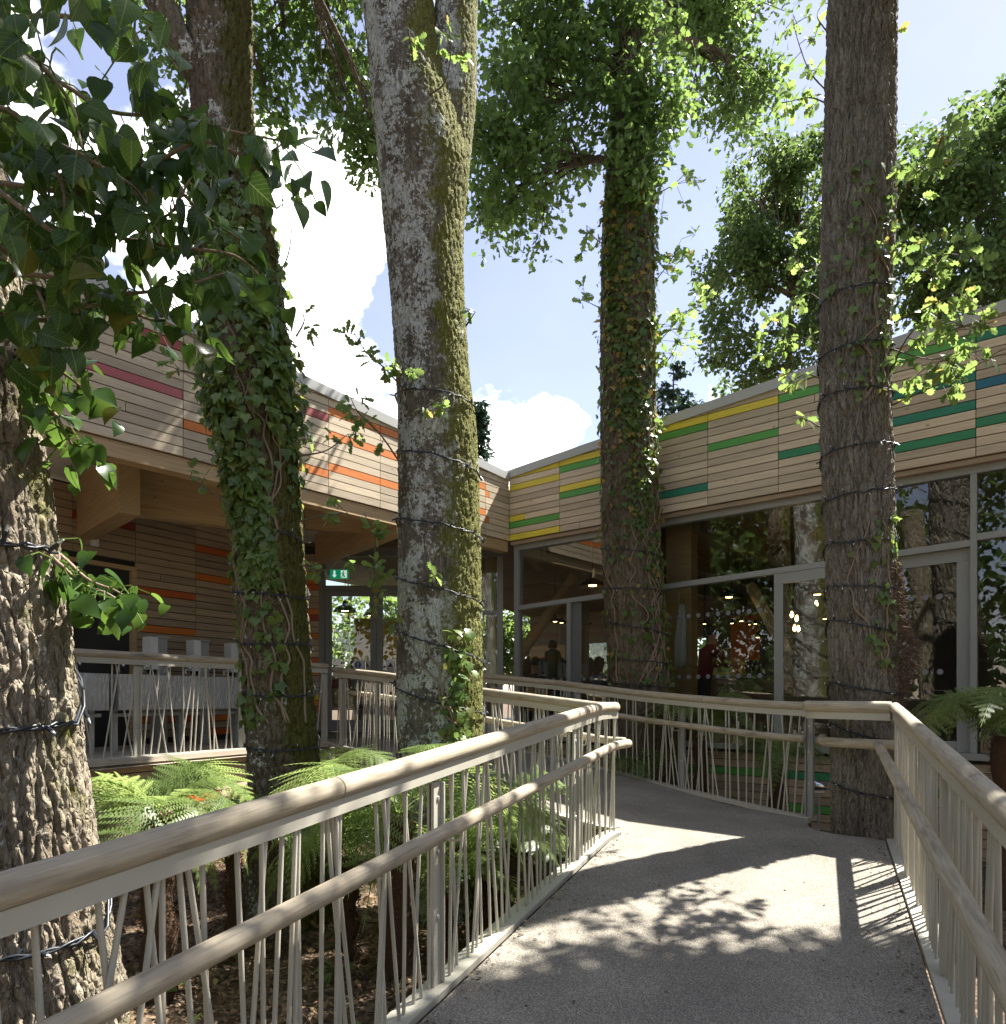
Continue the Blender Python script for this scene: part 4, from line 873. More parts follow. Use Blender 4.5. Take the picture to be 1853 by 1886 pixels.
# ------------------------------------------------------------------ trees behind the roofs
def far_tree(label, px, Yd, zt, blobs, seed, mat='bgleaf', size=.29, per=95, tr=.45):
    base = P(px, HY, Yd); base.z = -.2; t = thing('oak_tree', base, label, 'tree', 'trees behind the building')
    rnd = random.Random(seed); pts = smooth_pts([base, Vector((base.x+.2, Yd, zt*.3)), Vector((base.x-.2, Yd, zt*.6)), Vector((base.x+.1, Yd, zt*.9))], 4)
    MB().tube(pts, [tr*(1-.75*i/(len(pts)-1)) for i in range(len(pts))], 10).build('trunk', M['bark5'], t, smooth=True)
    crown(t, 'leaves', None, blobs, LOW, M[mat], size, per, seed, M['bark5'], pts[3:], limb_r=tr*.3, rc=(.6, 1.05)); return t
far_tree('dark rounded oak behind the roof, left of the straight brown trunk', 1455, 36, 24, [B(1400, 360, 36, 75, 2.5, 70, 26), B(1470, 330, 36, 70, 2.5, 60, 24), B(1350, 470, 36, 60, 2.2, 90, 26), B(1440, 480, 36, 90, 2.5, 100, 34), B(1340, 610, 35, 50, 2, 55, 14), B(1480, 600, 36, 70, 2.5, 80, 22), B(1400, 680, 36, 70, 2, 35, 12), B(1520, 420, 37, 60, 2.5, 120, 26)], 61)
far_tree('large oak rising behind the roof at the right edge of the picture', 1800, 30, 25, [B(1830, 250, 30, 90, 2.5, 90, 34), B(1730, 340, 30, 90, 2.5, 90, 34), B(1850, 420, 30, 100, 2.5, 120, 40), B(1700, 470, 30, 70, 2.2, 110, 26), B(1790, 560, 30, 110, 2.5, 70, 34), B(1920, 300, 31, 90, 2.5, 180, 30), B(1655, 400, 31, 30, 1.5, 60, 8)], 62)
far_tree('tree seen through the cafe beyond its left windows', 900, 27, 7, [B(880, 1190, 26, 120, 1.5, 70, 30), B(990, 1170, 25, 90, 1.5, 70, 26)], 63, mat='oakleaf_y', size=.22, per=90, tr=.2)
far_tree('tree seen through the cafe beyond its middle windows', 1100, 26, 7, [B(1090, 1180, 25, 90, 1.5, 70, 28), B(1190, 1170, 25, 90, 1.5, 80, 26)], 64, mat='oakleaf_y', size=.22, per=90, tr=.2)
far_tree('tree seen through the glazed entrance doors', 650, 26, 7, [B(640, 1170, 25, 110, 1.5, 80, 28), B(780, 1170, 25, 90, 1.5, 80, 24)], 65, mat='oakleaf_y', size=.22, per=90, tr=.2)
def conifer(label, px, py, Yd, wpx, hpx, seed):
    rnd = np.random.default_rng(seed); top = P(px, py, Yd); t = thing('conifer_tree', (top.x, Yd, -.2), label, 'tree', 'conifers behind the roof')
    MB().tube([(top.x, Yd, -.2), (top.x, Yd, top.z)], [.35, .03], 8).build('trunk', M['bark5'], t)
    mb = MB(); cs = []; rs = []
    for k in range(46):
        f = rnd.random()**.8; z = top.z-f*hpx/F*Yd; a = rnd.uniform(0, 6.28); L_ = (.15+.85*f)*wpx/F*Yd/2*rnd.uniform(.7, 1.1)
        e = Vector((top.x+L_*math.cos(a), Yd+L_*math.sin(a), z-.1*L_+.15)); branch(mb, (top.x, Yd, z), e, .04, .01, seed=seed+k, n=4, sides=4)
        for q in (.35, .55, .75, .95): cs.append(Vector((top.x, Yd, z)).lerp(e, q)); rs.append(.34)
    mb.build('limbs', M['bark5'], t); clump_leaves(cs, rs, 16, LOW, .3, M['conifer'], 'needles', t, flat=.35, up=1)
conifer('dark layered conifer behind the roof, right of the ivy speckled oak', 1240, 672, 44, 190, 190, 5)
conifer('dark conifer peeping above the roof beside the thick mossy oak', 880, 745, 40, 62, 150, 6)

# woodland round the courtyard, out of the picture to the left and behind: mirrored in the glass
rng = np.random.default_rng(77); cs = []; rs = []
for k in range(950):
    a = R(rng.uniform(205, 400)) if k % 2 else R(rng.uniform(128, 205)); d = rng.uniform(15, 22); z = rng.uniform(.3, 13)*(1 if k % 2 else .9)
    x, y = d*math.cos(a), d*math.sin(a)
    if y > 0 and abs(x)/y < .85: continue
    if y > -2 and x > 0 and d < 18: continue
    cs.append((x, y, z)); rs.append(rng.uniform(1.0, 1.9))
w_ = clump_leaves(cs, rs, 90, LOW, .42, M['bgleaf'], 'woodland', None); tag(w_, 'dense green woodland that surrounds the courtyard', 'woodland', kind='stuff')
# ------------------------------------------------------------------ ivy
def leaf_objs(shape, mats, name, parent, pos, nrm, tip, size):
    """single leaves as objects that share mesh data"""
    pos, nrm, tip = np.array(pos), unit(np.array(nrm)), np.array(tip); tip = unit(tip-nrm*np.sum(tip*nrm, -1, keepdims=True)); sx = np.cross(tip, nrm)
    if not isinstance(shape, list): shape = [shape]
    ms = [np_mesh(name, s[0], s[1], mt, smooth=True) for s in shape for mt in mats]
    base = WL[parent.name]
    for i in range(len(pos)):
        o = bpy.data.objects.new(name, ms[i % len(ms)]); COL.objects.link(o); o.parent = parent; s = size[i]
        m = Matrix.Identity(4)
        for r in range(3): m[r][0] = sx[i][r]*s; m[r][1] = tip[i][r]*s; m[r][2] = nrm[i][r]*s; m[r][3] = pos[i][r]-base[r]
        o.matrix_basis = m
# hanging ivy in the left foreground: shoots leave the stem, heart shaped leaves hang from them
rng = np.random.default_rng(19)
iv = thing('ivy_plant', (c1[0][1]+.25, T1Y-.2, 0), 'large heart shaped ivy leaves hanging from the tree at the left edge', 'ivy')
shoots = [([(-60, 40), (120, 30), (230, 75), (280, 165), (310, 200)], 2.2), ([(-60, 130), (100, 150), (200, 205), (330, 215), (420, 240), (520, 260)], 2.25), ([(-50, 240), (120, 290), (270, 300), (370, 260), (470, 290), (540, 250)], 2.3),
          ([(-50, 330), (90, 350), (200, 370), (300, 400), (350, 330)], 2.2), ([(-50, 420), (100, 420), (230, 440), (320, 455), (430, 470), (490, 520)], 2.35), ([(-50, 500), (90, 510), (200, 540), (320, 530), (420, 500)], 2.3),
          ([(-40, 570), (80, 590), (190, 560), (290, 590), (360, 560)], 2.35), ([(-30, 640), (60, 660), (120, 690), (180, 740)], 2.5), ([(20, 720), (90, 750), (120, 800), (140, 830)], 2.6),
          ([(-40, 80), (60, 110), (130, 190), (150, 270)], 1.95), ([(-40, 190), (40, 220), (110, 330), (120, 420)], 2.0), ([(-30, 330), (60, 400), (140, 470), (160, 560)], 2.05), ([(-20, 440), (50, 500), (90, 590), (100, 650)], 2.2),
          ([(-40, 10), (60, -20), (180, 10), (250, 30)], 2.1), ([(200, 330), (300, 330), (380, 400), (440, 440)], 2.4), ([(-40, 290), (80, 260), (190, 310), (260, 360), (300, 450)], 2.15)]
sp_ = ([(75, 1010), (110, 1040), (150, 1075), (200, 1095), (235, 1120)], 2.55)
stem = MB(); LP = []; 
for pts, Yd in shoots+[sp_, ([(x+14, y-6) for x, y in sp_[0]], 2.6)]:
    m = smooth_pts([P(x, y, Yd+.10*math.sin(i*1.7+x)) for i, (x, y) in enumerate(pts)], 6)
    MB().tube(m, [.009-.006*i/(len(m)-1) for i in range(len(m))], 6).build('stem', M['vine'], iv, smooth=True)
    n = int(44*len(pts)/5)+(0 if pts[0][1] < 900 else -14)
    for k in range(n):
        q = m[rng.integers(1, len(m))]; off = rng.normal(size=3)*np.array([.055, .075, .045]); p = np.array(q)+off+np.array([0, 0, -.03])
        LP.append((p, q))
pet = MB()
for p, q in LP:
    if rng.random() < .55: pet.tube([q, (Vector(q)+Vector(p))/2+Vector((0, 0, .02)), Vector(p)], .0022, 4, False)
tag(pet.build('petioles', M['fern'], iv), kind='stuff')
n = len(LP); pos = np.array([p for p, _ in LP]); order = np.argsort(pos[:, 1]+rng.normal(size=n)*.05)
nrm = rng.normal(size=(n, 3))*np.array([.75, .6, .4])+np.array([.15, -.55, .45]); tip = rng.normal(size=(n, 3))*.38+np.array([.12, -.05, -1.0]); size = rng.uniform(.045, .096, n)
big = order[:298]; rest = order[298:]
H3 = leaf_shape([(0.0, .0), (.14, -.07), (.34, -.02), (.42, .16), (.40, .40), (.30, .64), (.12, .86), (0, 1.02)], .24, .15); H4 = leaf_shape([(0.0, .0), (.2, -.04), (.41, .08), (.48, .28), (.42, .5), (.26, .72), (.09, .92), (0, 1.05)], .05, .5)
leaf_objs([HEART, HEART2, H3, H4], [M['ivyvein']], 'leaf', iv, pos[big], nrm[big], tip[big], size[big])
V, Fc = leaf_batch(HEART, pos[rest], nrm[rest], tip[rest], size[rest]); tag(mobj('leaves', V, Fc, M['ivyleaf'], iv, smooth=True), kind='stuff')

def stem_ivy(label, at, zr, n, thick, width, size, mat, seed, Yfront=True, vines=6, name='ivy_plant', ctr=R(-90), spread=R(95)):
    """ivy that climbs a stem: woody runners on the bark, leaves around them"""
    rng = np.random.default_rng(seed); x, y, r = at(zr[0]); t = thing(name, (x, y-r, max(0, zr[0])), label, 'ivy', 'ivy climbing the tree trunks'); mb = MB(); pts = []
    for k in range(vines):
        a = ctr+rng.uniform(-spread*.7, spread*.7); z = zr[0]; m = []
        while z < zr[1]:
            x, y, r = at(z); m.append((x+(r+.012)*math.cos(a), y+(r+.012)*math.sin(a), z)); z += .12; a += rng.normal()*.16
        if len(m) > 2: MB().tube(smooth_pts(m, 3), [.011-.006*i/(len(m)*3) for i in range((len(m)-1)*3+1)], 5).build('stem', M['vine'], t, smooth=True)
    pos = []; nr = []
    while len(pos) < n:
        z = rng.uniform(*zr); a = ctr+rng.normal()*spread*.62; dens = thick(z, a)
        if rng.random() > dens: continue
        x, y, r = at(z); o = r+.01+width(z)*rng.random()**1.4; pos.append((x+o*math.cos(a), y+o*math.sin(a), z)); nr.append((math.cos(a), math.sin(a), .35))
    n = len(pos); nr = np.array(nr)+rng.normal(size=(n, 3))*.42; tip = rng.normal(size=(n, 3))*.45+np.array([0, 0, -1.]); 
    sz = rng.uniform(size*.6, size*1.25, n); o_ = np.argsort(-sz); big = o_[:300] if size > .05 else o_[:0]; rest = o_[len(big):]; pos = np.array(pos)
    if len(big): leaf_objs(IVY, [mat], 'leaf', t, pos[big], nr[big], tip[big], sz[big])
    V, Fc = leaf_batch(IVY, pos[rest], nr[rest], tip[rest], sz[rest]); tag(mobj('leaves', V, Fc, mat, t), kind='stuff'); return t
zt = lambda py, Y: P(0, py, Y).z
def th2(z, a):
    py = HY-(z-EZ)*F/T2Y
    if 600 < py < 960: d = 1
    elif 420 < py <= 600: d = .45+.5*(py-420)/180
    elif 960 <= py < 1080: d = .8
    elif py >= 1080: d = .16
    else: d = .3
    if py > 800 and a > R(-62): d *= max(0, .55-(py-800)/300)
    return d*(.55+.45*math.sin(a*3+z*2.3))
stem_ivy('dense small leaved ivy wrapped round the leaning oak', at2, (zt(1330, T2Y), zt(330, T2Y)), 2500, th2, lambda z: .03+.10*math.exp(-((z-zt(740, T2Y))/.62)**2), .078, M['ivysmall'], 3, vines=6)
def th5(z, a):
    py = HY-(z-EZ)*F/T5Y; return (.9 if 330 < py < 820 else .55 if py < 1000 else .22)*(.35+.65*max(0, math.sin(a*2.6+z*.9+1)))
stem_ivy('small yellowing ivy leaves on the oak in front of the glazed wall', at5, (zt(1260, T5Y), zt(230, T5Y)), 2300, th5, lambda z: .05, .075, leafmat('yellowing ivy', (.05, .10, .018), (.11, .17, .03), trans=.4, gloss=.4, c3=(.27, .2, .04), f3=.12), 5, vines=8)
stem_ivy('cluster of pale ivy leaves low on the thick mossy oak', at3, (zt(1420, T3Y), zt(1165, T3Y)), 120, lambda z, a: 1, lambda z: .07, .075, M['ivysmall'], 7, vines=3, ctr=R(-62), spread=R(16))
stem_ivy('sparse ivy patch on the brown oak below the fairy lights', at4, (zt(1230, T4Y), zt(960, T4Y)), 75, lambda z, a: 1, lambda z: .03, .07, M['ivysmall'], 8, vines=2, ctr=R(-68), spread=R(38))
stem_ivy('ivy sprays high on the brown oak at roof level', at4, (zt(760, T4Y), zt(340, T4Y)), 150, lambda z, a: 1, lambda z: .07, .072, M['ivysmall'], 9, vines=2, ctr=R(-85), spread=R(60))

# ------------------------------------------------------------------ oak shoots that sprout from the trunks: parts of their trees
def shoot(tree, pts, Yd, n, seed, size=.085, mat='oakleaf_y', spread=.05, objs=False, dy=.25, shape=None):
    rng = np.random.default_rng(seed); m = smooth_pts([P(x, y, Yd-dy*i/(len(pts)-1)) for i, (x, y) in enumerate(pts)], 6)
    s = MB().tube(m, [.008-.0055*i/(len(m)-1) for i in range(len(m))], 5).build('shoot', M['twig'], tree, smooth=True)
    mb = MB(); pos = []; tip = []
    nt = max(3, n//6)
    for k in range(nt):
        i = rng.integers(len(m)//4, len(m)); q = m[i]; d = rng.normal(size=3); d[2] *= .6; d /= np.linalg.norm(d); e = Vector(q)+Vector(d)*spread*rng.uniform(.8, 2.2); mb.tube([q, e], .003, 4, False)
        for j in range(6):
            if len(pos) < n: pos.append(np.array(e)+rng.normal(size=3)*.014); tip.append(unit(rng.normal(size=3)+d*.9+np.array([0, 0, -.25])))
    mb.build('twigs', M['twig'], s)
    pos = np.array(pos); k = len(pos); nr = rnd_dirs(k, .55, rng); sz = rng.uniform(size*.65, size*1.25, k)
    if objs: leaf_objs(shape or OAK, [M[mat]], 'leaf', s, pos, nr, np.array(tip), sz)
    else:
        V, Fc = leaf_batch(shape or OAK, pos, nr, np.array(tip), sz); tag(mobj('leaves', V, Fc, M[mat], s), kind='stuff')
S4 = [([(1630, 700), (1680, 610), (1740, 590), (1790, 610)], 80, .07), ([(1632, 560), (1690, 520), (1740, 470), (1800, 480)], 70, .07), ([(1634, 750), (1700, 720), (1770, 690), (1850, 640)], 70, .06), ([(1636, 420), (1680, 330), (1720, 290), (1740, 230)], 80, .075), ([(1634, 640), (1700, 660), (1760, 660)], 60, .07), ([(1630, 480), (1670, 440), (1690, 390)], 44, .06), ([(1632, 600), (1700, 570), (1760, 540), (1810, 570)], 50, .06)]
for i, (p, n, s) in enumerate(S4): shoot(t4, p, T4Y-.12, n, 100+i, size=.098, spread=s, objs=n >= 70, dy=.85)
for i, (p, n) in enumerate([([(1525, 170), (1490, 130), (1465, 60), (1460, 25)], 46), ([(1522, 190), (1490, 180), (1440, 190)], 50), ([(1524, 60), (1505, 30), (1515, 5)], 20), ([(1520, 560), (1480, 540), (1430, 590)], 46), ([(1518, 640), (1460, 620), (1400, 650)], 56), ([(1520, 480), (1480, 500), (1450, 440)], 34), ([(1640, 60), (1652, 50)], 8), ([(1516, 790), (1490, 775), (1470, 770)], 8), ([(1518, 700), (1480, 690), (1440, 720)], 30)]): shoot(t4, p, T4Y+.3, n, 130+i, size=.095, spread=.06, dy=-.3)
for i, (p, n) in enumerate([([(745, 720), (710, 680), (675, 650), (650, 610)], 44), ([(738, 740), (735, 700), (745, 680)], 26), ([(735, 850), (700, 800), (660, 760), (640, 720)], 36), ([(735, 1160), (700, 1140), (680, 1110), (720, 1090)], 26), ([(715, 1110), (690, 1060), (690, 990), (670, 945)], 44), ([(790, 175), (820, 150), (830, 90), (825, 40)], 26), ([(760, 110), (755, 75), (750, 50)], 14), ([(858, 600), (875, 575)], 7), ([(770, 760), (800, 740), (830, 720)], 16), ([(780, 1070), (800, 1060)], 8)]): shoot(t3, p, T3Y-.38, n, 160+i, size=.085, spread=.05, dy=.15)
for i, (p, n) in enumerate([([(552, 960), (590, 950), (640, 945)], 18), ([(550, 1040), (600, 1050), (640, 1020)], 22), ([(400, 720), (360, 690), (325, 680)], 30), ([(420, 930), (380, 900), (350, 880)], 20), ([(500, 520), (530, 470), (540, 380)], 26), ([(545, 620), (560, 590), (550, 570)], 16), ([(430, 420), (380, 420), (330, 400)], 30), ([(550, 840), (600, 830), (640, 800)], 18)]): shoot(t2, p, T2Y-.3, n, 190+i, size=.075, spread=.05, dy=.1)
for i, (p, n) in enumerate([([(1205, 640), (1240, 600), (1280, 560)], 110), ([(1205, 520), (1235, 480), (1255, 440)], 60), ([(1205, 360), (1240, 340), (1260, 320)], 50), ([(1110, 570), (1090, 560), (1078, 555)], 22), ([(1110, 450), (1085, 430), (1080, 415)], 40), ([(1208, 800), (1225, 790), (1235, 780)], 20), ([(1206, 690), (1240, 650), (1250, 620)], 60)]): shoot(t5, p, T5Y, n, 220+i, size=.12, spread=.14, dy=.1, shape=OAKS)

# ------------------------------------------------------------------ fairy lights wound round the trunks
def lights(label, at, Yd, turns, seed, r=.007, twist=True):
    """turns: (py at left edge, py at right edge) of each visible turn"""
    rng = np.random.default_rng(seed); z0 = zt(turns[0][0], Yd); x, y, rr = at(z0); t = thing('fairy_lights', (x, y, z0), label, 'fairy lights', 'fairy lights wound round the tree trunks')
    m = []
    for i, (a, b) in enumerate(turns):
        for k in range(26):
            th = R(180)+R(180)*k/25; z = zt(a+(b-a)*k/25, Yd)+rng.normal()*.004-.02*math.sin(math.pi*k/25); x, y, rr = at(z); q = rr+.022; m.append(Vector((x+q*math.cos(th), y+q*math.sin(th), z)))
        if i < len(turns)-1:
            nx_ = turns[i+1][0]
            for k in range(1, 12):
                th = R(360)+R(180)*k/12; z = zt(b+(nx_-b)*k/12, Yd); x, y, rr = at(z); q = rr+.02; m.append(Vector((x+q*math.cos(th), y+q*math.sin(th), z)))
    cb = MB()
    for ph in ((0, math.pi) if twist else (0,)):
        w = [p+Vector((math.cos(i*1.3+ph), 0, math.sin(i*1.3+ph)))*(r*.8 if twist else 0) for i, p in enumerate(m)]; cb.tube(w, r*(.62 if twist else 1), 5)
    cb.build('cable', M['cable'], t, smooth=True)
    for i in range(3, len(m), 5):
        p = m[i]; x, y, rr = at(p.z); d = Vector((p.x-x, p.y-y, rng.uniform(-.6, .9))).normalized()+Vector((rng.normal()*.5, 0, rng.normal()*.5)); d.normalize()
        h = MB().tube([p, p+d*r*5], [r*.9, r*.8], 6).build('lamp_holder', M['cable'], t)
        MB().tube([p+d*r*5, p+d*r*7.5], [r*.6, r*.3], 6).build('bulb', M['bulb'], h)
lights('blue black cable of fairy lights round the furrowed trunk at the left edge', at1, T1Y, [(1715, 1705), (1332, 1330), (1000, 1015)], 1, r=.0085)
lights('fairy lights round the ivy clad leaning oak', at2, T2Y, [(1370, 1375), (1275, 1280), (1185, 1187), (1090, 1105), (960, 1000)], 2)
lights('fairy lights spiralling up the thick mossy oak', at3, T3Y, [(1390, 1395), (1255, 1320), (1150, 1225), (1060, 1120), (955, 1000), (832, 885), (730, 760)], 3)
lights('fairy lights round the straight brown oak in the path', at4, T4Y, [(1440, 1470), (1330, 1385), (1255, 1285), (1140, 1175), (1080, 1090), (1005, 1000), (925, 905), (840, 825), (735, 735), (660, 645), (560, 545)], 4)
lights('fairy lights round the oak in front of the glazed wall', at5, T5Y, [(1255, 1268), (1210, 1225), (1145, 1175), (1085, 1092), (1010, 1035)], 5, twist=False)

# ------------------------------------------------------------------ tree ferns
def frond_mesh(name, seed, arch=.55, L_=1.0, n=26):
    """arched rachis, pairs of tapering pinnae, each cut into leaflets"""
    rnd = random.Random(seed); v = []; f = []
    def at(k): return Vector((0, k*L_*(1-.18*k), L_*(arch*k*(1-k)*2.0-.42*k*k*k)))
    for i in range(n):        # rachis
        k0, k1 = i/n, (i+1)/n; a, b = at(k0), at(k1); w0, w1 = .010*(1-k0)+.002, .010*(1-k1)+.002; j = len(v)
        v += [a+Vector((-w0, 0, 0)), a+Vector((w0, 0, 0)), b+Vector((w1, 0, 0)), b+Vector((-w1, 0, 0))]; f += [(j, j+1, j+2), (j, j+2, j+3)]
    for i in range(n):
        k = .12+.88*i/n; b = at(k); tn = (at(min(1, k+.02))-at(k-.02)).normalized(); pl = .30*L_*math.sin(math.pi*min(1, (k*.86+.12)))**.8*(1 if k < .75 else (1-k)/.25*.9+.1)*rnd.uniform(.82, 1.08)
        for sg in (1, -1):
            d = (Vector((sg, 0, 0))+tn*.38+Vector((0, rnd.uniform(-.1, .1), -.14+rnd.uniform(-.14, .12)))).normalized(); m = 11
            for q in range(m):
                s0 = pl*q/m; c_ = b+d*s0+Vector((0, 0, -.35*s0*s0)); ll = .058*L_*(1-q/m)**.7+.008
                for s2 in (1, -1):
                    e = c_+tn*(s2*ll*.62)+d*(ll*.35); j = len(v); v += [c_-d*(.35*pl/m), c_+d*(.42*pl/m), e]; f += [(j, j+1, j+2)]
    return np_mesh(name, np.array(v), np.array(f), M['fern'])
FR = [frond_mesh('frond', s, a, n=k) for s, a, k in ((1, .42, 26), (2, .55, 23), (3, .30, 28), (4, .48, 21), (5, .36, 25))]
def fern(label, px, py, Yd, L_, n, seed, trunk_to=None, tr=.09, a0=0, a1=360, pitch=(5, 40), name='tree_fern', cat='fern'):
    rnd = random.Random(seed); top = P(px, py, Yd); gz = float(ground_z(top.x, Yd)); base = (top.x, Yd, gz if trunk_to is None else trunk_to); t = thing(name, base, label, cat, 'tree ferns beside the ramps')
    if top.z-base[2] > .15:
        m = [Vector((top.x+.02*math.sin(k*2.), Yd, base[2]-.05+(top.z-base[2]+.02)*k/10)) for k in range(11)]; mb = MB().tube(m, [tr*(1.15-.25*k/10)*(1+.08*math.sin(k*5.1)) for k in range(11)], 14)
        mb.build('trunk', M['ferntrunk'], t, smooth=True)
        rg = np.random.default_rng(seed); nn = 900; th = rg.uniform(0, 6.28, nn); zz = rg.uniform(base[2], top.z, nn); pos = np.stack([top.x+tr*1.05*np.cos(th), Yd+tr*1.05*np.sin(th), zz], -1)
        V, Fc = leaf_batch(HAIR, pos, rnd_dirs(nn, 0, rg), np.stack([np.cos(th), np.sin(th), rg.uniform(-.8, .9, nn)], -1), rg.uniform(.03, .06, nn)); tag(mobj('trunk_fibres', V, Fc, M['ferntrunk'], t), kind='stuff')
    for i in range(n):
        o = bpy.data.objects.new('frond', FR[(i*3+seed) % 5]); link(o, t, top); a = R(a0+(a1-a0)*(i+rnd.uniform(-.25, .25))/n)
        o.rotation_mode = 'QUATERNION'; o.rotation_quaternion = Quaternion((0, 0, 1), a) @ Quaternion((1, 0, 0), R(rnd.uniform(*pitch))) @ Quaternion((0, 1, 0), R(rnd.uniform(-26, 26))); s = L_*rnd.uniform(.8, 1.15); o.scale = (s, s, s)
fern('tree fern with sunlit fronds behind the foreground handrail, beside the furrowed trunk', 292, 1490, 4.2, .95, 11, 1, tr=.085, pitch=(-14, 12))
fern('tree fern spreading under the foreground handrail in front of the mossy oak', 735, 1500, 4.55, 1.1, 14, 2, tr=.10, pitch=(-12, 22))
fern('fern with bright fronds at the foot of the leaning ivy clad oak', 590, 1425, 6.6, .95, 10, 3, pitch=(-12, 14), tr=.08)
fern('tree fern between the mossy oak and the ramp tip', 930, 1500, 5.7, .85, 11, 4, tr=.08, pitch=(-5, 28))
fern('small fern under the deck edge', 330, 1450, 6.9, .55, 10, 5, pitch=(0, 30), tr=.05)
fern('fern behind the rear railing below the hanging apron', 1290, 1350, 8.6, .95, 14, 6, pitch=(5, 45), tr=.08)
fern('fern behind the rear railing beside the oak in the path', 1430, 1400, 8.0, .8, 13, 7, pitch=(0, 40), tr=.08)
fern('fern behind the rear railing below the ivy speckled oak', 1190, 1420, 9.25, .7, 11, 8, pitch=(0, 40), tr=.06)
fern('large tree fern outside the right hand railing by the glass doors', 1850, 1352, 5.85, 1.0, 13, 9, pitch=(5, 40), tr=.09)
fern('low fern growing on the mulch below the foreground railing', 190, 1640, 4.0, .42, 8, 10, pitch=(10, 50), tr=.03)
fern('young fern left of the leaning oak root flare', 430, 1545, 5.0, .75, 12, 21, pitch=(0, 35), tr=.05)
fern('young fern right of the leaning oak root flare', 645, 1575, 4.9, .8, 13, 22, pitch=(0, 35), tr=.05)
fern('fern tucked against the right of the mossy oak base', 890, 1570, 5.3, .85, 13, 23, pitch=(0, 35), tr=.05)
fern('fern drooping by the foot of the ramp tip railing', 985, 1580, 5.75, .5, 9, 24, pitch=(0, 35), tr=.05)
fern('fern between the deck skirt and the leaning oak', 520, 1500, 6.6, .8, 12, 25, pitch=(0, 35), tr=.05)
fern('low fern between the mossy oak trunk and the handrail posts', 820, 1640, 4.9, .7, 11, 12, pitch=(0, 35), tr=.04)

# ------------------------------------------------------------------ leaf litter and small plants
rng = np.random.default_rng(3); n = 9000; X_ = rng.uniform(-4.2, 1.0, n); Y_ = rng.uniform(1.7, 8.5, n); Z_ = ground_z(X_, Y_)+rng.uniform(.0, .045, n)
V, Fc = leaf_batch(LOW, np.stack([X_, Y_, Z_], -1), rnd_dirs(n, .9, rng), rng.normal(size=(n, 3)), rng.uniform(.02, .075, n))
tag(mobj('leaf_litter', V, Fc, leafmat('dead leaf', (.07, .042, .022), (.24, .15, .08), trans=.1, gloss=.15, c3=(.36, .25, .14), f3=.12, rough=.8)), 'brown fallen leaves and bark chips covering the soil', 'leaf litter', kind='stuff')
n = 420; Y_ = rng.uniform(2.6, 6.0, n); e_ = rng.random(n); k_ = np.where(e_ < .4, rng.exponential(.07, n)+.01, np.where(e_ < .8, 2.14-rng.exponential(.09, n), rng.uniform(.05, 2.1, n))); X_ = eL+TANP*Y_+k_; ok = [(x, y) for x, y in zip(X_, Y_) if eL+TANP*y+.01 < x < eR+TANP*y-.01 and (x, y) and math.hypot(x-T4C.x, y-T4C.y) > .5]
pos = np.array([(x, y, path_z(x, y)+.006) for x, y in ok]); V, Fc = leaf_batch(LOW, pos, rnd_dirs(len(ok), 2.5, rng), rng.normal(size=(len(ok), 3)), rng.uniform(.006, .03, len(ok)))
tag(mobj('path_debris', V, Fc, M['twig']), 'few twigs and leaf scraps scattered on the path', 'debris', kind='stuff')
def plant(label, px, py, Yd, n, size, seed, mat='ivysmall', h=.12):
    rng = np.random.default_rng(seed); p = P(px, py, Yd); p.z = float(ground_z(p.x, Yd)); t = thing('seedling', p, label, 'plant', 'seedlings on the mulch'); mb = MB(); pos = []; tip = []
    for k in range(n):
        a = rng.uniform(0, 6.28); hh = h*rng.uniform(.5, 1.2); q = p+Vector((.05*math.cos(a), .05*math.sin(a), hh)); mb.tube([p, q], .003, 4, False); pos.append(q); tip.append((math.cos(a), math.sin(a), rng.uniform(-.3, .5)))
    mb.build('stalk', M['fern'], t); leaf_objs(LOW, [M[mat]], 'leaf', t, np.array(pos), rnd_dirs(n, 1.2, rng), np.array(tip), rng.uniform(size*.7, size*1.2, n))
for i, (px, py, Yd, n, s, w) in enumerate([(295, 1710, 4.2, 7, .14, 'pale pointed seedling near the fern trunk on the mulch'), (340, 1790, 3.5, 9, .12, 'round leaved seedling left of the railing crossing bars'), (470, 1860, 3.0, 9, .11, 'seedling low in the picture under the lower handrail'), (575, 1800, 3.3, 8, .09, 'seedling right of the crossing bars on the mulch'), (680, 1810, 3.4, 12, .11, 'leafy seedling left of the broad railing post'), (720, 1860, 3.1, 9, .10, 'seedling at the foot of the broad railing post'), (420, 1640, 4.9, 10, .08, 'small seedling behind the fern trunk'), (620, 1700, 4.4, 9, .09, 'seedling by the root flare of the leaning oak')]): plant(w, px, py, Yd, n, s, 50+i, mat='fern' if i % 2 else 'ivysmall')

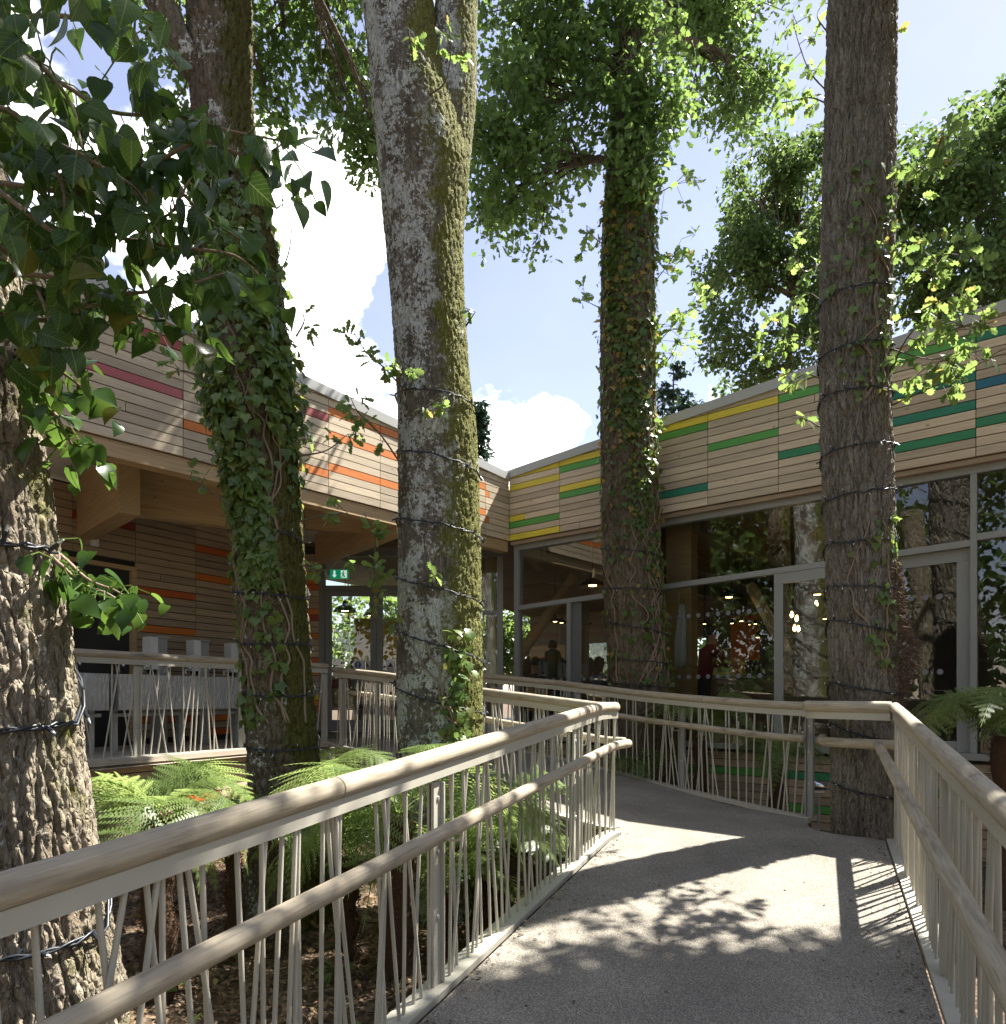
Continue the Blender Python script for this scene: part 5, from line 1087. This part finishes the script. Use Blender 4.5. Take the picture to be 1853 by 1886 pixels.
# ------------------------------------------------------------------ washing troughs on the deck
def wpt(s, off, z): return WB.pt(s, z, off)
M['birch'] = bark('birch print', (.46, .45, .42), (.66, .65, .62), scale=.7, brown=(.30, .28, .25))
for k, (s0, s1, lb) in enumerate(((-2.9, -1.12, 'pale birch patterned washing trough nearest the furrowed trunk'), (-1.0, .92, 'long pale birch patterned washing trough beside the leaning oak'))):
    t = thing('washing_trough', WB.pt(s0, DZ, 1.0), lb, 'trough', 'washing troughs on the deck')
    part('front_panel', WB, rect(s0, 1.44, s1, 1.86), 1.20, 1.22, M['birch'], t); part('back_panel', WB, rect(s0, 1.44, s1, 1.86), .80, .82, M['birch'], t)
    part('end_panel', WB, rect(s0, 1.44, s0+.02, 1.86), .822, 1.198, M['galv'], t); part('end_panel', WB, rect(s1-.02, 1.44, s1, 1.86), .822, 1.198, M['galv'], t)
    part('basin', WB, rect(s0+.022, 1.52, s1-.022, 1.54), .822, 1.198, M['galv'], t)
    for s in (s0+.08, (s0+s1)/2, s1-.08): part('leg', WB, rect(s-.03, DZ, s+.03, 1.438), .95, 1.02, M['galv'], t)
    part('foot_rail', WB, rect(s0, 1.36, s1, 1.40), 1.03, 1.07, M['galv'], t)
    for j in range(6):
        s = s0+.2+j*(s1-s0-.4)/5; p = WB.pt(s, 1.86, .9)
        tb = MB().tube(smooth_pts([p, p+Vector((0, 0, .12)), p+Vector((0, 0, .15))+WB.n*.05, p+Vector((0, 0, .10))+WB.n*.1], 3), .014, 8).build('tap', M['chrome'], t, smooth=True)
        MB().box(p+Vector((0, 0, .155)), (.05, .02, .02)).build('tap_lever', M['chrome'], tb)
for k, (px, lb) in enumerate(((292, 'square steel dispenser post nearest the brown door'), (370, 'square steel dispenser post in the middle behind the trough'), (437, 'square steel dispenser post half hidden by the leaning oak'))):
    s = WB.t_px(px, .62); t = thing('dispenser_post', WB.pt(s, DZ, .62), lb, 'post', 'dispenser posts on the deck')
    part('post', WB, rect(s-.075, DZ, s+.075, 2.36), .55, .69, M['galv'], t); part('cap', WB, rect(s-.10, 2.363, s+.085, 2.385), .53, .72, M['galv'], t)
    part('hood', WB, rect(s-.19, 1.95, s-.078, 2.37), .56, .72, M['white'], t); part('nozzle', WB, rect(s-.16, 1.90, s-.10, 1.948), .6, .68, M['black'], t)

# ------------------------------------------------------------------ signs
es = thing('exit_sign', WD.pt(WD.t_px(625), 3.6, -.4), 'green hanging exit sign with arrow and running figure', 'sign')
M['exitgreen'] = plain('exit green', (.0, .20, .10), rough=.4, emit=(.0, .22, .11), es=.25); M['signwhite'] = plain('sign white', (.8, .8, .8), rough=.5, emit=(.8, .85, .8), es=.25)
WX = Wall(WD.pt(0, 0, -.45), (1, 0), (0, -1)); x0, x1 = WX.t_px(607), WX.t_px(641); z1 = WX.z_px(620, 1049); z0 = WX.z_px(620, 1066)
part('sign_panel', WX, rect(x0, z0, x1, z1), -.02, 0, M['exitgreen'], es)
for x in (x0+.04, x1-.04): MB().tube([WX.pt(x, z1, -.01), WX.pt(x, 4.2, -.01)], .003, 4).build('hanger', M['black'], es)
h = z1-z0; w = x1-x0; ax = x0+.25*w
pz_ = lambda pts: [(x0+a*w, z0+b*h) for a, b in pts]
part('arrow', WX, pz_([(.25, .12), (.38, .42), (.30, .42), (.30, .88), (.20, .88), (.20, .42), (.12, .42)]), .001, .004, M['signwhite'], es)
fig = MB(); 
for pl_ in ([(.60, .10), (.92, .10), (.92, .90), (.60, .90)],): prism(fig, WX, pz_(pl_), .001, .003)
fig.build('doorway_mark', M['signwhite'], es); man = MB()
for pl_ in ([(.70, .74), (.77, .74), (.77, .85), (.70, .85)], [(.67, .40), (.78, .44), (.76, .72), (.66, .68)], [(.62, .14), (.68, .14), (.73, .42), (.67, .42)], [(.75, .14), (.86, .20), (.78, .44), (.72, .42)], [(.78, .62), (.88, .52), (.89, .57), (.78, .70)], [(.61, .48), (.66, .62), (.66, .68), (.60, .52)]): prism(man, WX, pz_(pl_), .0035, .005)
man.build('running_figure', M['exitgreen'], es)
M['signblue'] = plain('sign blue', (.02, .06, .25), rough=.4)
def door_notice(px, label, blue):
    t0, t1 = WD.t_px(px-8), WD.t_px(px+8); z1, z0 = WD.z_px(px, 1216), WD.z_px(px, 1240); t = thing('door_notice', WD.pt(t0, z0, -.03), label, 'notice'); part('notice_sheet', WD, rect(t0, z0, t1, z1), -.043, -.040, M['white'], t); cx_ = (t0+t1)/2; r = (t1-t0)*.4; zc_ = z1-r-.02
    if blue:
        b = MB(); b.add([WD.pt(cx_+r*math.cos(a*.524), zc_+r*math.sin(a*.524), -.037) for a in range(12)], [tuple(range(12))]); b.build('round_mark', M['signblue'], t); part('mark_bar', WD, rect(cx_-.008, zc_-r*.3, cx_+.008, zc_+r*.7), -.036, -.034, M['white'], t); part('mark_dot', WD, rect(cx_-.008, zc_-r*.75, cx_+.008, zc_-r*.5), -.036, -.034, M['white'], t)
        part('text_band', WD, rect(t0+.006, z0+.006, t1-.006, z0+(z1-z0)*.34), -.038, -.036, M['signblue'], t)
    else:
        part('warning_triangle', WD, [(cx_-r*.8, zc_-r*.6), (cx_+r*.8, zc_-r*.6), (cx_, zc_+r*.8)], -.038, -.036, M['black'], t)
        for j in range(5): part('text_line', WD, rect(t0+.015, z0+.012+j*.019, t1-.015, z0+.020+j*.019), -.038, -.036, M['black'], t)
door_notice(658, 'white notice with blue round mandatory mark on the entrance door', True); door_notice(674, 'white notice with triangle and lines of text on the entrance door', False); door_notice(718, 'white notice with triangle on the door leaf beside the mossy oak', False)

# ------------------------------------------------------------------ inside the cafe
M['lampglow'] = plain('lamp glow', (.9, .7, .4), emit=(1, .62, .22), es=6)
def pendant(px, py, Yd, wpx, label):
    p = P(px, py, Yd); r = wpx/2/F*Yd; t = thing('pendant_lamp', p, label, 'lamp', 'pendant lamps in the cafe')
    MB().lathe([(r, 0), (r*.97, r*.10), (r*.80, r*.34), (r*.5, r*.52), (r*.24, r*.62), (r*.2, r*.95), (.01, r*1.0)], p, 22).build('lamp_shade', M['black'], t, smooth=True)
    MB().tube([p+Vector((0, 0, r*.95)), Vector((p.x, p.y, 4.2))], .006, 5).build('cord', M['black'], t)
    MB().lathe([(.001, r*.02), (r*.3, r*.08), (r*.22, r*.34), (.001, r*.4)], p, 12).build('bulb', M['lampglow'], t, smooth=True)
for i, (px, py, Yd, w, lb) in enumerate([(1091, 1081, 11.6, 50, 'big black pendant lamp left of the ivy speckled oak'), (1022, 1146, 14.5, 26, 'pendant lamp left of the timber prop in the middle window'), (1034, 1148, 15.2, 22, 'small pendant lamp overlapping the one by the timber prop'), (1082, 1150, 15, 18, 'small pendant lamp in front of the green window'), (1342, 1102, 11.6, 42, 'large dark pendant lamp high above the counter'), (1297, 1150, 14, 18, 'small pendant lamp right of the barista'), (1348, 1149, 13.6, 20, 'pendant lamp second over the counter from the left'), (1365, 1145, 13.2, 22, 'pendant lamp third over the counter'), (1381, 1151, 13.4, 18, 'pendant lamp fourth over the counter'), (1391, 1150, 13.2, 19, 'pendant lamp last over the counter, nearest the leaning prop'), (1395, 1175, 12.8, 26, 'lowest pendant lamp in front of the orange panel'), (1505, 1097, 11, 40, 'dark pendant lamp just left of the oak in the path'), (1519, 1141, 12, 24, 'pendant lamp half hidden behind the oak in the path'), (635, 1127, 14.2, 42, 'pendant lamp behind the entrance door under the exit sign'), (681, 1135, 14.6, 26, 'pendant lamp behind the second entrance door')]): pendant(px, py, Yd, w, lb)
for i, (px, py, lb) in enumerate([(1458, 1132, 'upper left glowing bare bulb behind the sliding door'), (1467, 1139, 'upper right glowing bare bulb behind the sliding door'), (1463, 1157, 'lower left glowing bare bulb behind the sliding door'), (1470, 1158, 'lower right glowing bare bulb behind the sliding door'), (1503, 1112, 'glowing bare bulb beside the oak in the path')]):
    p = P(px, py, 11.4); t = thing('bare_bulb', p, lb, 'lamp', 'bare bulbs in the cafe'); MB().lathe([(.001, -.05), (.024, -.03), (.028, 0), (.015, .035), (.012, .05)], p, 10).build('bulb', M['lampglow'], t, smooth=True); MB().tube([p+Vector((0, 0, .05)), Vector((p.x, p.y, 4.2))], .004, 4).build('cord', M['black'], t)
# counter with till and jars
wc = Wall(c+INN*3.6, rr_, (-.645, -.764)); ct = thing('counter', wc.pt(wc.t_px(1290), .99, 0), 'long dark serving counter behind the glass', 'counter')
part('front', wc, rect(wc.t_px(1292), .99, wc.t_px(1560), 1.93), -.6, 0, M['intwall'], ct); part('worktop', wc, rect(wc.t_px(1290), 1.933, wc.t_px(1564), 1.975), -.64, .04, M['frame_dark'], ct)
part('glass_screen', wc, rect(wc.t_px(1310), 1.98, wc.t_px(1370), 2.35), -.05, -.04, M['glass'], ct)
tl = thing('till', wc.pt(wc.t_px(1372), 1.976, -.3), 'black till on the serving counter', 'till'); a = wc.t_px(1372); part('screen', wc, rect(a-.12, 2.05, a+.14, 2.27), -.33, -.3, M['black'], tl); part('base', wc, rect(a-.1, 1.978, a+.12, 2.048), -.42, -.2, M['black'], tl)
for i, (px, lb) in enumerate(((1320, 'pale tray of cakes left of the till'), (1336, 'pale tray of cakes close to the till'))):
    a = wc.t_px(px); t = thing('cake_tray', wc.pt(a, 1.976, -.3), lb, 'tray', 'cake trays'); part('tray', wc, rect(a-.1, 1.978, a+.1, 1.99), -.4, -.15, M['white'], t)
    for j in range(4): MB().lathe([(.03, 0), (.035, .03), (.02, .06), (.001, .065)], wc.pt(a-.07+j*.045, 1.99, -.27), 8).build('cake', M['glulam'], t, smooth=True)
mn = thing('menu_board', wo.pt(wo.t_px(1312), 3.0, .1), 'black menu board above the counter', 'menu board'); part('panel', wo, rect(wo.t_px(1297), 2.95, wo.t_px(1326), 3.25), .02, .05, M['black'], mn)
for j in range(4): part('text_line', wo, rect(wo.t_px(1300), 2.99+j*.06, wo.t_px(1321-j % 2*5), 3.005+j*.06), .051, .053, M['white'], mn)
yp = thing('poster', wo.pt(wo.t_px(1316), 2.2, .05), 'yellow poster with pale lines on the timber panel', 'poster'); part('sheet', wo, rect(wo.t_px(1312), 2.1, wo.t_px(1322), 2.5), .02, .03, M['yellow'], yp)
for j in range(5): part('text_line', wo, rect(wo.t_px(1313.5), 2.14+j*.035, wo.t_px(1320.5), 2.152+j*.035), .031, .033, M['white'], yp)
# apron on the timber pier
ap = thing('apron', pp.pt(pp.t_px(1253), 2.4, .03), 'white apron hanging on the timber pier behind the glass', 'apron'); mb = MB(); v = []; f = []; 
apx = [(1113, 4.5), (1125, 6), (1150, 9), (1180, 10.5), (1205, 11.5), (1228, 11)]
for i, (py, hw) in enumerate(apx):
    for j in range(9):
        s = -1+j/4; px = 1256+hw*s+(-2.5 if i > 2 else 0); q = pp.pt(pp.t_px(px, .06), pp.z_px(px, py+(3*math.sin(j*1.9) if i == 5 else 0), .06), .06+.018*math.sin(j*1.6+i*.35)); v.append(q)
for i in range(len(apx)-1):
    for j in range(8): f.append((i*9+j, i*9+j+1, (i+1)*9+j+1, (i+1)*9+j))
mb.add(v, f); o = mb.build('cloth', M['white'], ap, smooth=True); sm = o.modifiers.new('thick', 'SOLIDIFY'); sm.thickness = .004
MB().tube([pp.pt(pp.t_px(1253), pp.z_px(1253, 1092), .03), pp.pt(pp.t_px(1252), pp.z_px(1252, 1114), .06)], .005, 4).build('strap', M['white'], ap)

# tables
for i, (px, Yd, lb) in enumerate(((1010, 13.6, 'table among the seated diners left of the grey mullion'), (1085, 13.8, 'table among the diners right of the grey mullion'), (640, 14.0, 'table behind the left entrance door'))):
    p = P(px, HY, Yd); p.z = .985; t = thing('table', p, lb, 'table', 'cafe tables'); MB().box(p+Vector((0, 0, .73)), (1.1, .7, .035)).build('table_top', M['log'], t)
    for sx, sy in ((-.48, -.28), (.48, -.28), (.48, .28), (-.48, .28)): MB().box(p+Vector((sx, sy, .355)), (.05, .05, .71)).build('leg', M['frame_dark'], t)

# ------------------------------------------------------------------ people
def clothmat(name, skin, top, legs, zn, zw, hand=True):
    m, N, L, b, out = nodes(name); b.inputs['Roughness'].default_value = .8; tc = N('ShaderNodeTexCoord'); sx = N('ShaderNodeSeparateXYZ'); L(tc.outputs['Object'], sx.inputs[0]); cur = None
    def gt(z):
        g = N('ShaderNodeMath'); g.operation = 'GREATER_THAN'; g.inputs[1].default_value = z; L(sx.outputs[2], g.inputs[0]); return g.outputs[0]
    m1 = N('ShaderNodeMix'); m1.data_type = 'RGBA'; m1.inputs[6].default_value = legs+(1,); m1.inputs[7].default_value = top+(1,); L(gt(zw), m1.inputs[0])
    m2 = N('ShaderNodeMix'); m2.data_type = 'RGBA'; L(m1.outputs[2], m2.inputs[6]); m2.inputs[7].default_value = skin+(1,); L(gt(zn), m2.inputs[0]); L(m2.outputs[2], b.inputs['Base Color']); return m
def person(label, px, Yd, rz, seated, top, hair, seed, lean=.0, cap=False, long_hair=False, pack=False, skin=(.42, .26, .19), s=1.0):
    loc = P(px, HY, Yd); loc.z = .985; t = thing('person', loc, label, 'person', 'people in the cafe'); t.rotation_euler = (0, 0, rz); t.scale = (s, s, s)
    hz = .46 if seated else .92; sh = hz+.50; nk = sh+.08; hd = nk+.13; fy = .04+lean
    J = {'pel': (0, 0, hz), 'spi': (0, fy*.4, hz+.25), 'che': (0, fy*.8, sh-.08), 'nec': (0, fy, nk), 'he1': (0, fy+.02, hd), 'he2': (0, fy+.02, hd+.10)}
    r = {'pel': .155, 'spi': .14, 'che': .165, 'nec': .055, 'he1': .082, 'he2': .072}; E = [('pel', 'spi'), ('spi', 'che'), ('che', 'nec'), ('nec', 'he1'), ('he1', 'he2')]
    for sg, k in ((1, 'r'), (-1, 'l')):
        up_ = 1 if not seated else .85
        J['sh'+k] = (sg*.19, fy*.8, sh-.03); J['el'+k] = (sg*.25, fy+.10, sh-.29); J['wr'+k] = (sg*.16, fy+.30, sh-.30+.05*up_); J['fi'+k] = (sg*.13, fy+.39, sh-.30); J['th'+k] = (sg*.11, fy+.33, sh-.26)
        r.update({'sh'+k: .07, 'el'+k: .046, 'wr'+k: .032, 'fi'+k: .022, 'th'+k: .013}); E += [('che', 'sh'+k), ('sh'+k, 'el'+k), ('el'+k, 'wr'+k), ('wr'+k, 'fi'+k), ('wr'+k, 'th'+k)]
        if seated: J['hi'+k] = (sg*.1, .03, hz); J['kn'+k] = (sg*.13, .45, hz+.02); J['an'+k] = (sg*.13, .43, .08); J['to'+k] = (sg*.14, .60, .035)
        else: J['hi'+k] = (sg*.1, 0, hz-.06); J['kn'+k] = (sg*.11, .02, .50); J['an'+k] = (sg*.11, -.02, .08); J['to'+k] = (sg*.13, .14, .035)
        r.update({'hi'+k: .095, 'kn'+k: .062, 'an'+k: .042, 'to'+k: .036}); E += [('pel', 'hi'+k), ('hi'+k, 'kn'+k), ('kn'+k, 'an'+k), ('an'+k, 'to'+k)]
    names = list(J); me = bpy.data.meshes.new('body'); me.from_pydata([J[q] for q in names], [(names.index(a), names.index(b_)) for a, b_ in E], [])
    o = bpy.data.objects.new('body', me); COL.objects.link(o); o.parent = t
    md = o.modifiers.new('skin', 'SKIN'); sb_ = o.modifiers.new('sub', 'SUBSURF'); sb_.levels = sb_.render_levels = 2; md.use_smooth_shade = True
    for i, q in enumerate(names): me.skin_vertices[0].data[i].radius = (r[q], r[q]*(.8 if q in ('pel', 'spi', 'che') else 1)); me.skin_vertices[0].data[i].use_root = q == 'pel'
    me.materials.append(clothmat('clothes', skin, top, (.03, .035, .06), nk-.01, hz+.02))
    hm = plain('hair', hair, rough=.6); hc = Vector((0, fy+.01, hd+.06)); mb = MB(); v = []; f = []; nu_, nv_ = 14, 8
    for j in range(nv_+1):
        ph = math.pi*.62*j/nv_
        for i in range(nu_):
            a = 2*math.pi*i/nu_; back = .5-.5*math.sin(a); rr_h = .108+.012*math.sin(i*2.2+j); zlow = 1.0+(.9*back if long_hair else .25*back)
            v.append(hc+Vector((rr_h*.86*math.sin(ph)*math.cos(a), rr_h*math.sin(ph)*math.sin(a)-.012, rr_h*math.cos(ph)*(zlow if math.cos(ph) < 0 or j > 5 else 1)-(.16*back*max(0, j-5)/3 if long_hair else 0))))
    for j in range(nv_):
        for i in range(nu_):
            if j >= 5 and 2 <= i <= 5: continue      # face
            f.append((j*nu_+i, j*nu_+(i+1) % nu_, (j+1)*nu_+(i+1) % nu_, (j+1)*nu_+i))
    h_ = bpy.data.objects.new('hair', np_mesh('hair', np.array([tuple(q) for q in v]), f, hm, smooth=True)); COL.objects.link(h_); h_.parent = t
    fc = MB(); fc.box((0, fy+.105, hd+.03), (.028, .03, .04)).box((0, fy+.098, hd-.02), (.045, .012, .012)); q = bpy.data.objects.new('nose_and_mouth', np_mesh('nose_and_mouth', np.array(fc.v), fc.f, plain('skin', tuple(k*.8 for k in skin)))); COL.objects.link(q); q.parent = t
    ey = MB().box((.033, fy+.098, hd+.055), (.022, .012, .012)).box((-.033, fy+.098, hd+.055), (.022, .012, .012)); q = bpy.data.objects.new('eyes', np_mesh('eyes', np.array(ey.v), ey.f, M['black'])); COL.objects.link(q); q.parent = t
    if cap:
        mb = MB().lathe([(.122, 0), (.122, .03), (.11, .08), (.07, .115), (.001, .125)], hc+Vector((0, -.012, .03)), 16); a = [hc+Vector((.11*math.cos(k), .09+.10*math.sin(k), .035)) for k in np.linspace(0, math.pi, 9)]
        mb.add(a+[p_-Vector((0, 0, .012)) for p_ in a], [tuple(range(9)), tuple(range(17, 8, -1))]+[(k, k+9, k+10, k+1) for k in range(8)]); q = bpy.data.objects.new('cap', np_mesh('cap', np.array([tuple(k) for k in mb.v]), mb.f, M['black'], smooth=True)); COL.objects.link(q); q.parent = t
    if pack:
        bp = thing('backpack', loc+Vector((0, -.2, sh-.2)), 'dark green backpack worn by the standing person in the cafe', 'backpack'); pts = [(.10, -.24), (.15, -.2), (.16, .05), (.13, .2), (.06, .25), (.001, .26)]
        b_ = MB().lathe([(.001, -.25)]+pts, (0, 0, 0), 16); o2 = mobj('bag', np.array(b_.v)*np.array([1, .6, 1]), b_.f, plain('backpack cloth', (.06, .07, .04), rough=.8), bp, smooth=True); o2.location = (0, 0, 0)
        for sg in (1, -1): MB().tube([bp.location+Vector((sg*.09, .02, .2)), bp.location+Vector((sg*.13, .18, .22)), bp.location+Vector((sg*.13, .24, 0))], .016, 6).build('strap', M['black'], bp)
    return t
person('barista in black cap and dark red shirt bending over the counter', 1292, 11.6, R(-70), False, (.17, .02, .03), (.02, .015, .012), 1, lean=.16, cap=True, s=.98)
person('standing person with a backpack among the diners', 1017, 13.2, R(0), False, (.10, .11, .08), (.05, .03, .02), 2, pack=True, s=.92)
for i, (px, Yd, a, tp_, hr_, lh, lb) in enumerate([(988, 13.0, 30, (.03, .03, .035), (.03, .02, .015), False, 'seated diner in black just left of the standing backpacker'), (970, 13.6, -20, (.45, .25, .22), (.12, .07, .04), True, 'seated diner in pale pink near the corner of the glass'), (1038, 13.9, 40, (.2, .2, .22), (.04, .03, .02), False, 'seated diner in grey right of the standing backpacker'), (1068, 13.1, 10, (.05, .05, .06), (.06, .035, .02), True, 'long haired diner just right of the grey mullion'), (1084, 13.4, -30, (.05, .06, .12), (.05, .03, .02), True, 'diner in blue, middle of the three right of the mullion'), (1100, 13.0, -50, (.12, .13, .2), (.03, .02, .015), True, 'diner in slate blue beside the ivy speckled oak'), (622, 13.7, 20, (.3, .06, .06), (.05, .03, .02), False, 'seated person in red behind the left entrance door'), (650, 13.9, -20, (.5, .5, .52), (.06, .04, .03), False, 'seated person in a pale top behind the left entrance door'), (716, 13.6, 30, (.55, .55, .55), (.04, .025, .02), True, 'person in white behind the door beside the mossy oak')]):
    person(lb, px, Yd, R(a), True, tp_, hr_, 10+i, long_hair=lh)
    ch = thing('chair', P(px, HY, Yd)+Vector((0, -.02, .985-EZ)), 'chair under the '+lb.split(' ', 1)[1] if False else 'cafe chair carrying the '+' '.join(lb.split()[:11]), 'chair', 'cafe chairs'); l0 = ch.location
    MB().box(l0+Vector((0, 0, .38)), (.4, .38, .03)).build('seat', M['glulam'], ch); MB().box(l0+Vector((0, -.21 if abs(a) < 90 else .21, .62)), (.38, .025, .3)).build('backrest', M['glulam'], ch)
    for sx, sy in ((-.17, -.17), (.17, -.17), (.17, .17), (-.17, .17)): MB().box(l0+Vector((sx, sy, .18)), (.03, .03, .36)).build('leg', M['frame_dark'], ch)
# small chrome floodlight on the bank behind the rear railing
fp = P(1508, 1450, 7.3); sl_ = thing('spotlight', fp, 'small chrome spotlight low beside the oak in the path', 'spotlight')
MB().tube([fp, fp+Vector((0, .0, -.5))], .012, 6).build('stake', M['galv'], sl_); MB().tube([fp+Vector((-.08, 0, .02)), fp+Vector((-.05, 0, .02)), fp+Vector((.06, .02, .0)), fp+Vector((.09, .02, 0))], [.05, .055, .045, .02], 14).build('housing', M['chrome'], sl_, smooth=True); MB().box(fp+Vector((0, 0, -.03)), (.1, .03, .05)).build('bracket', M['galv'], sl_)
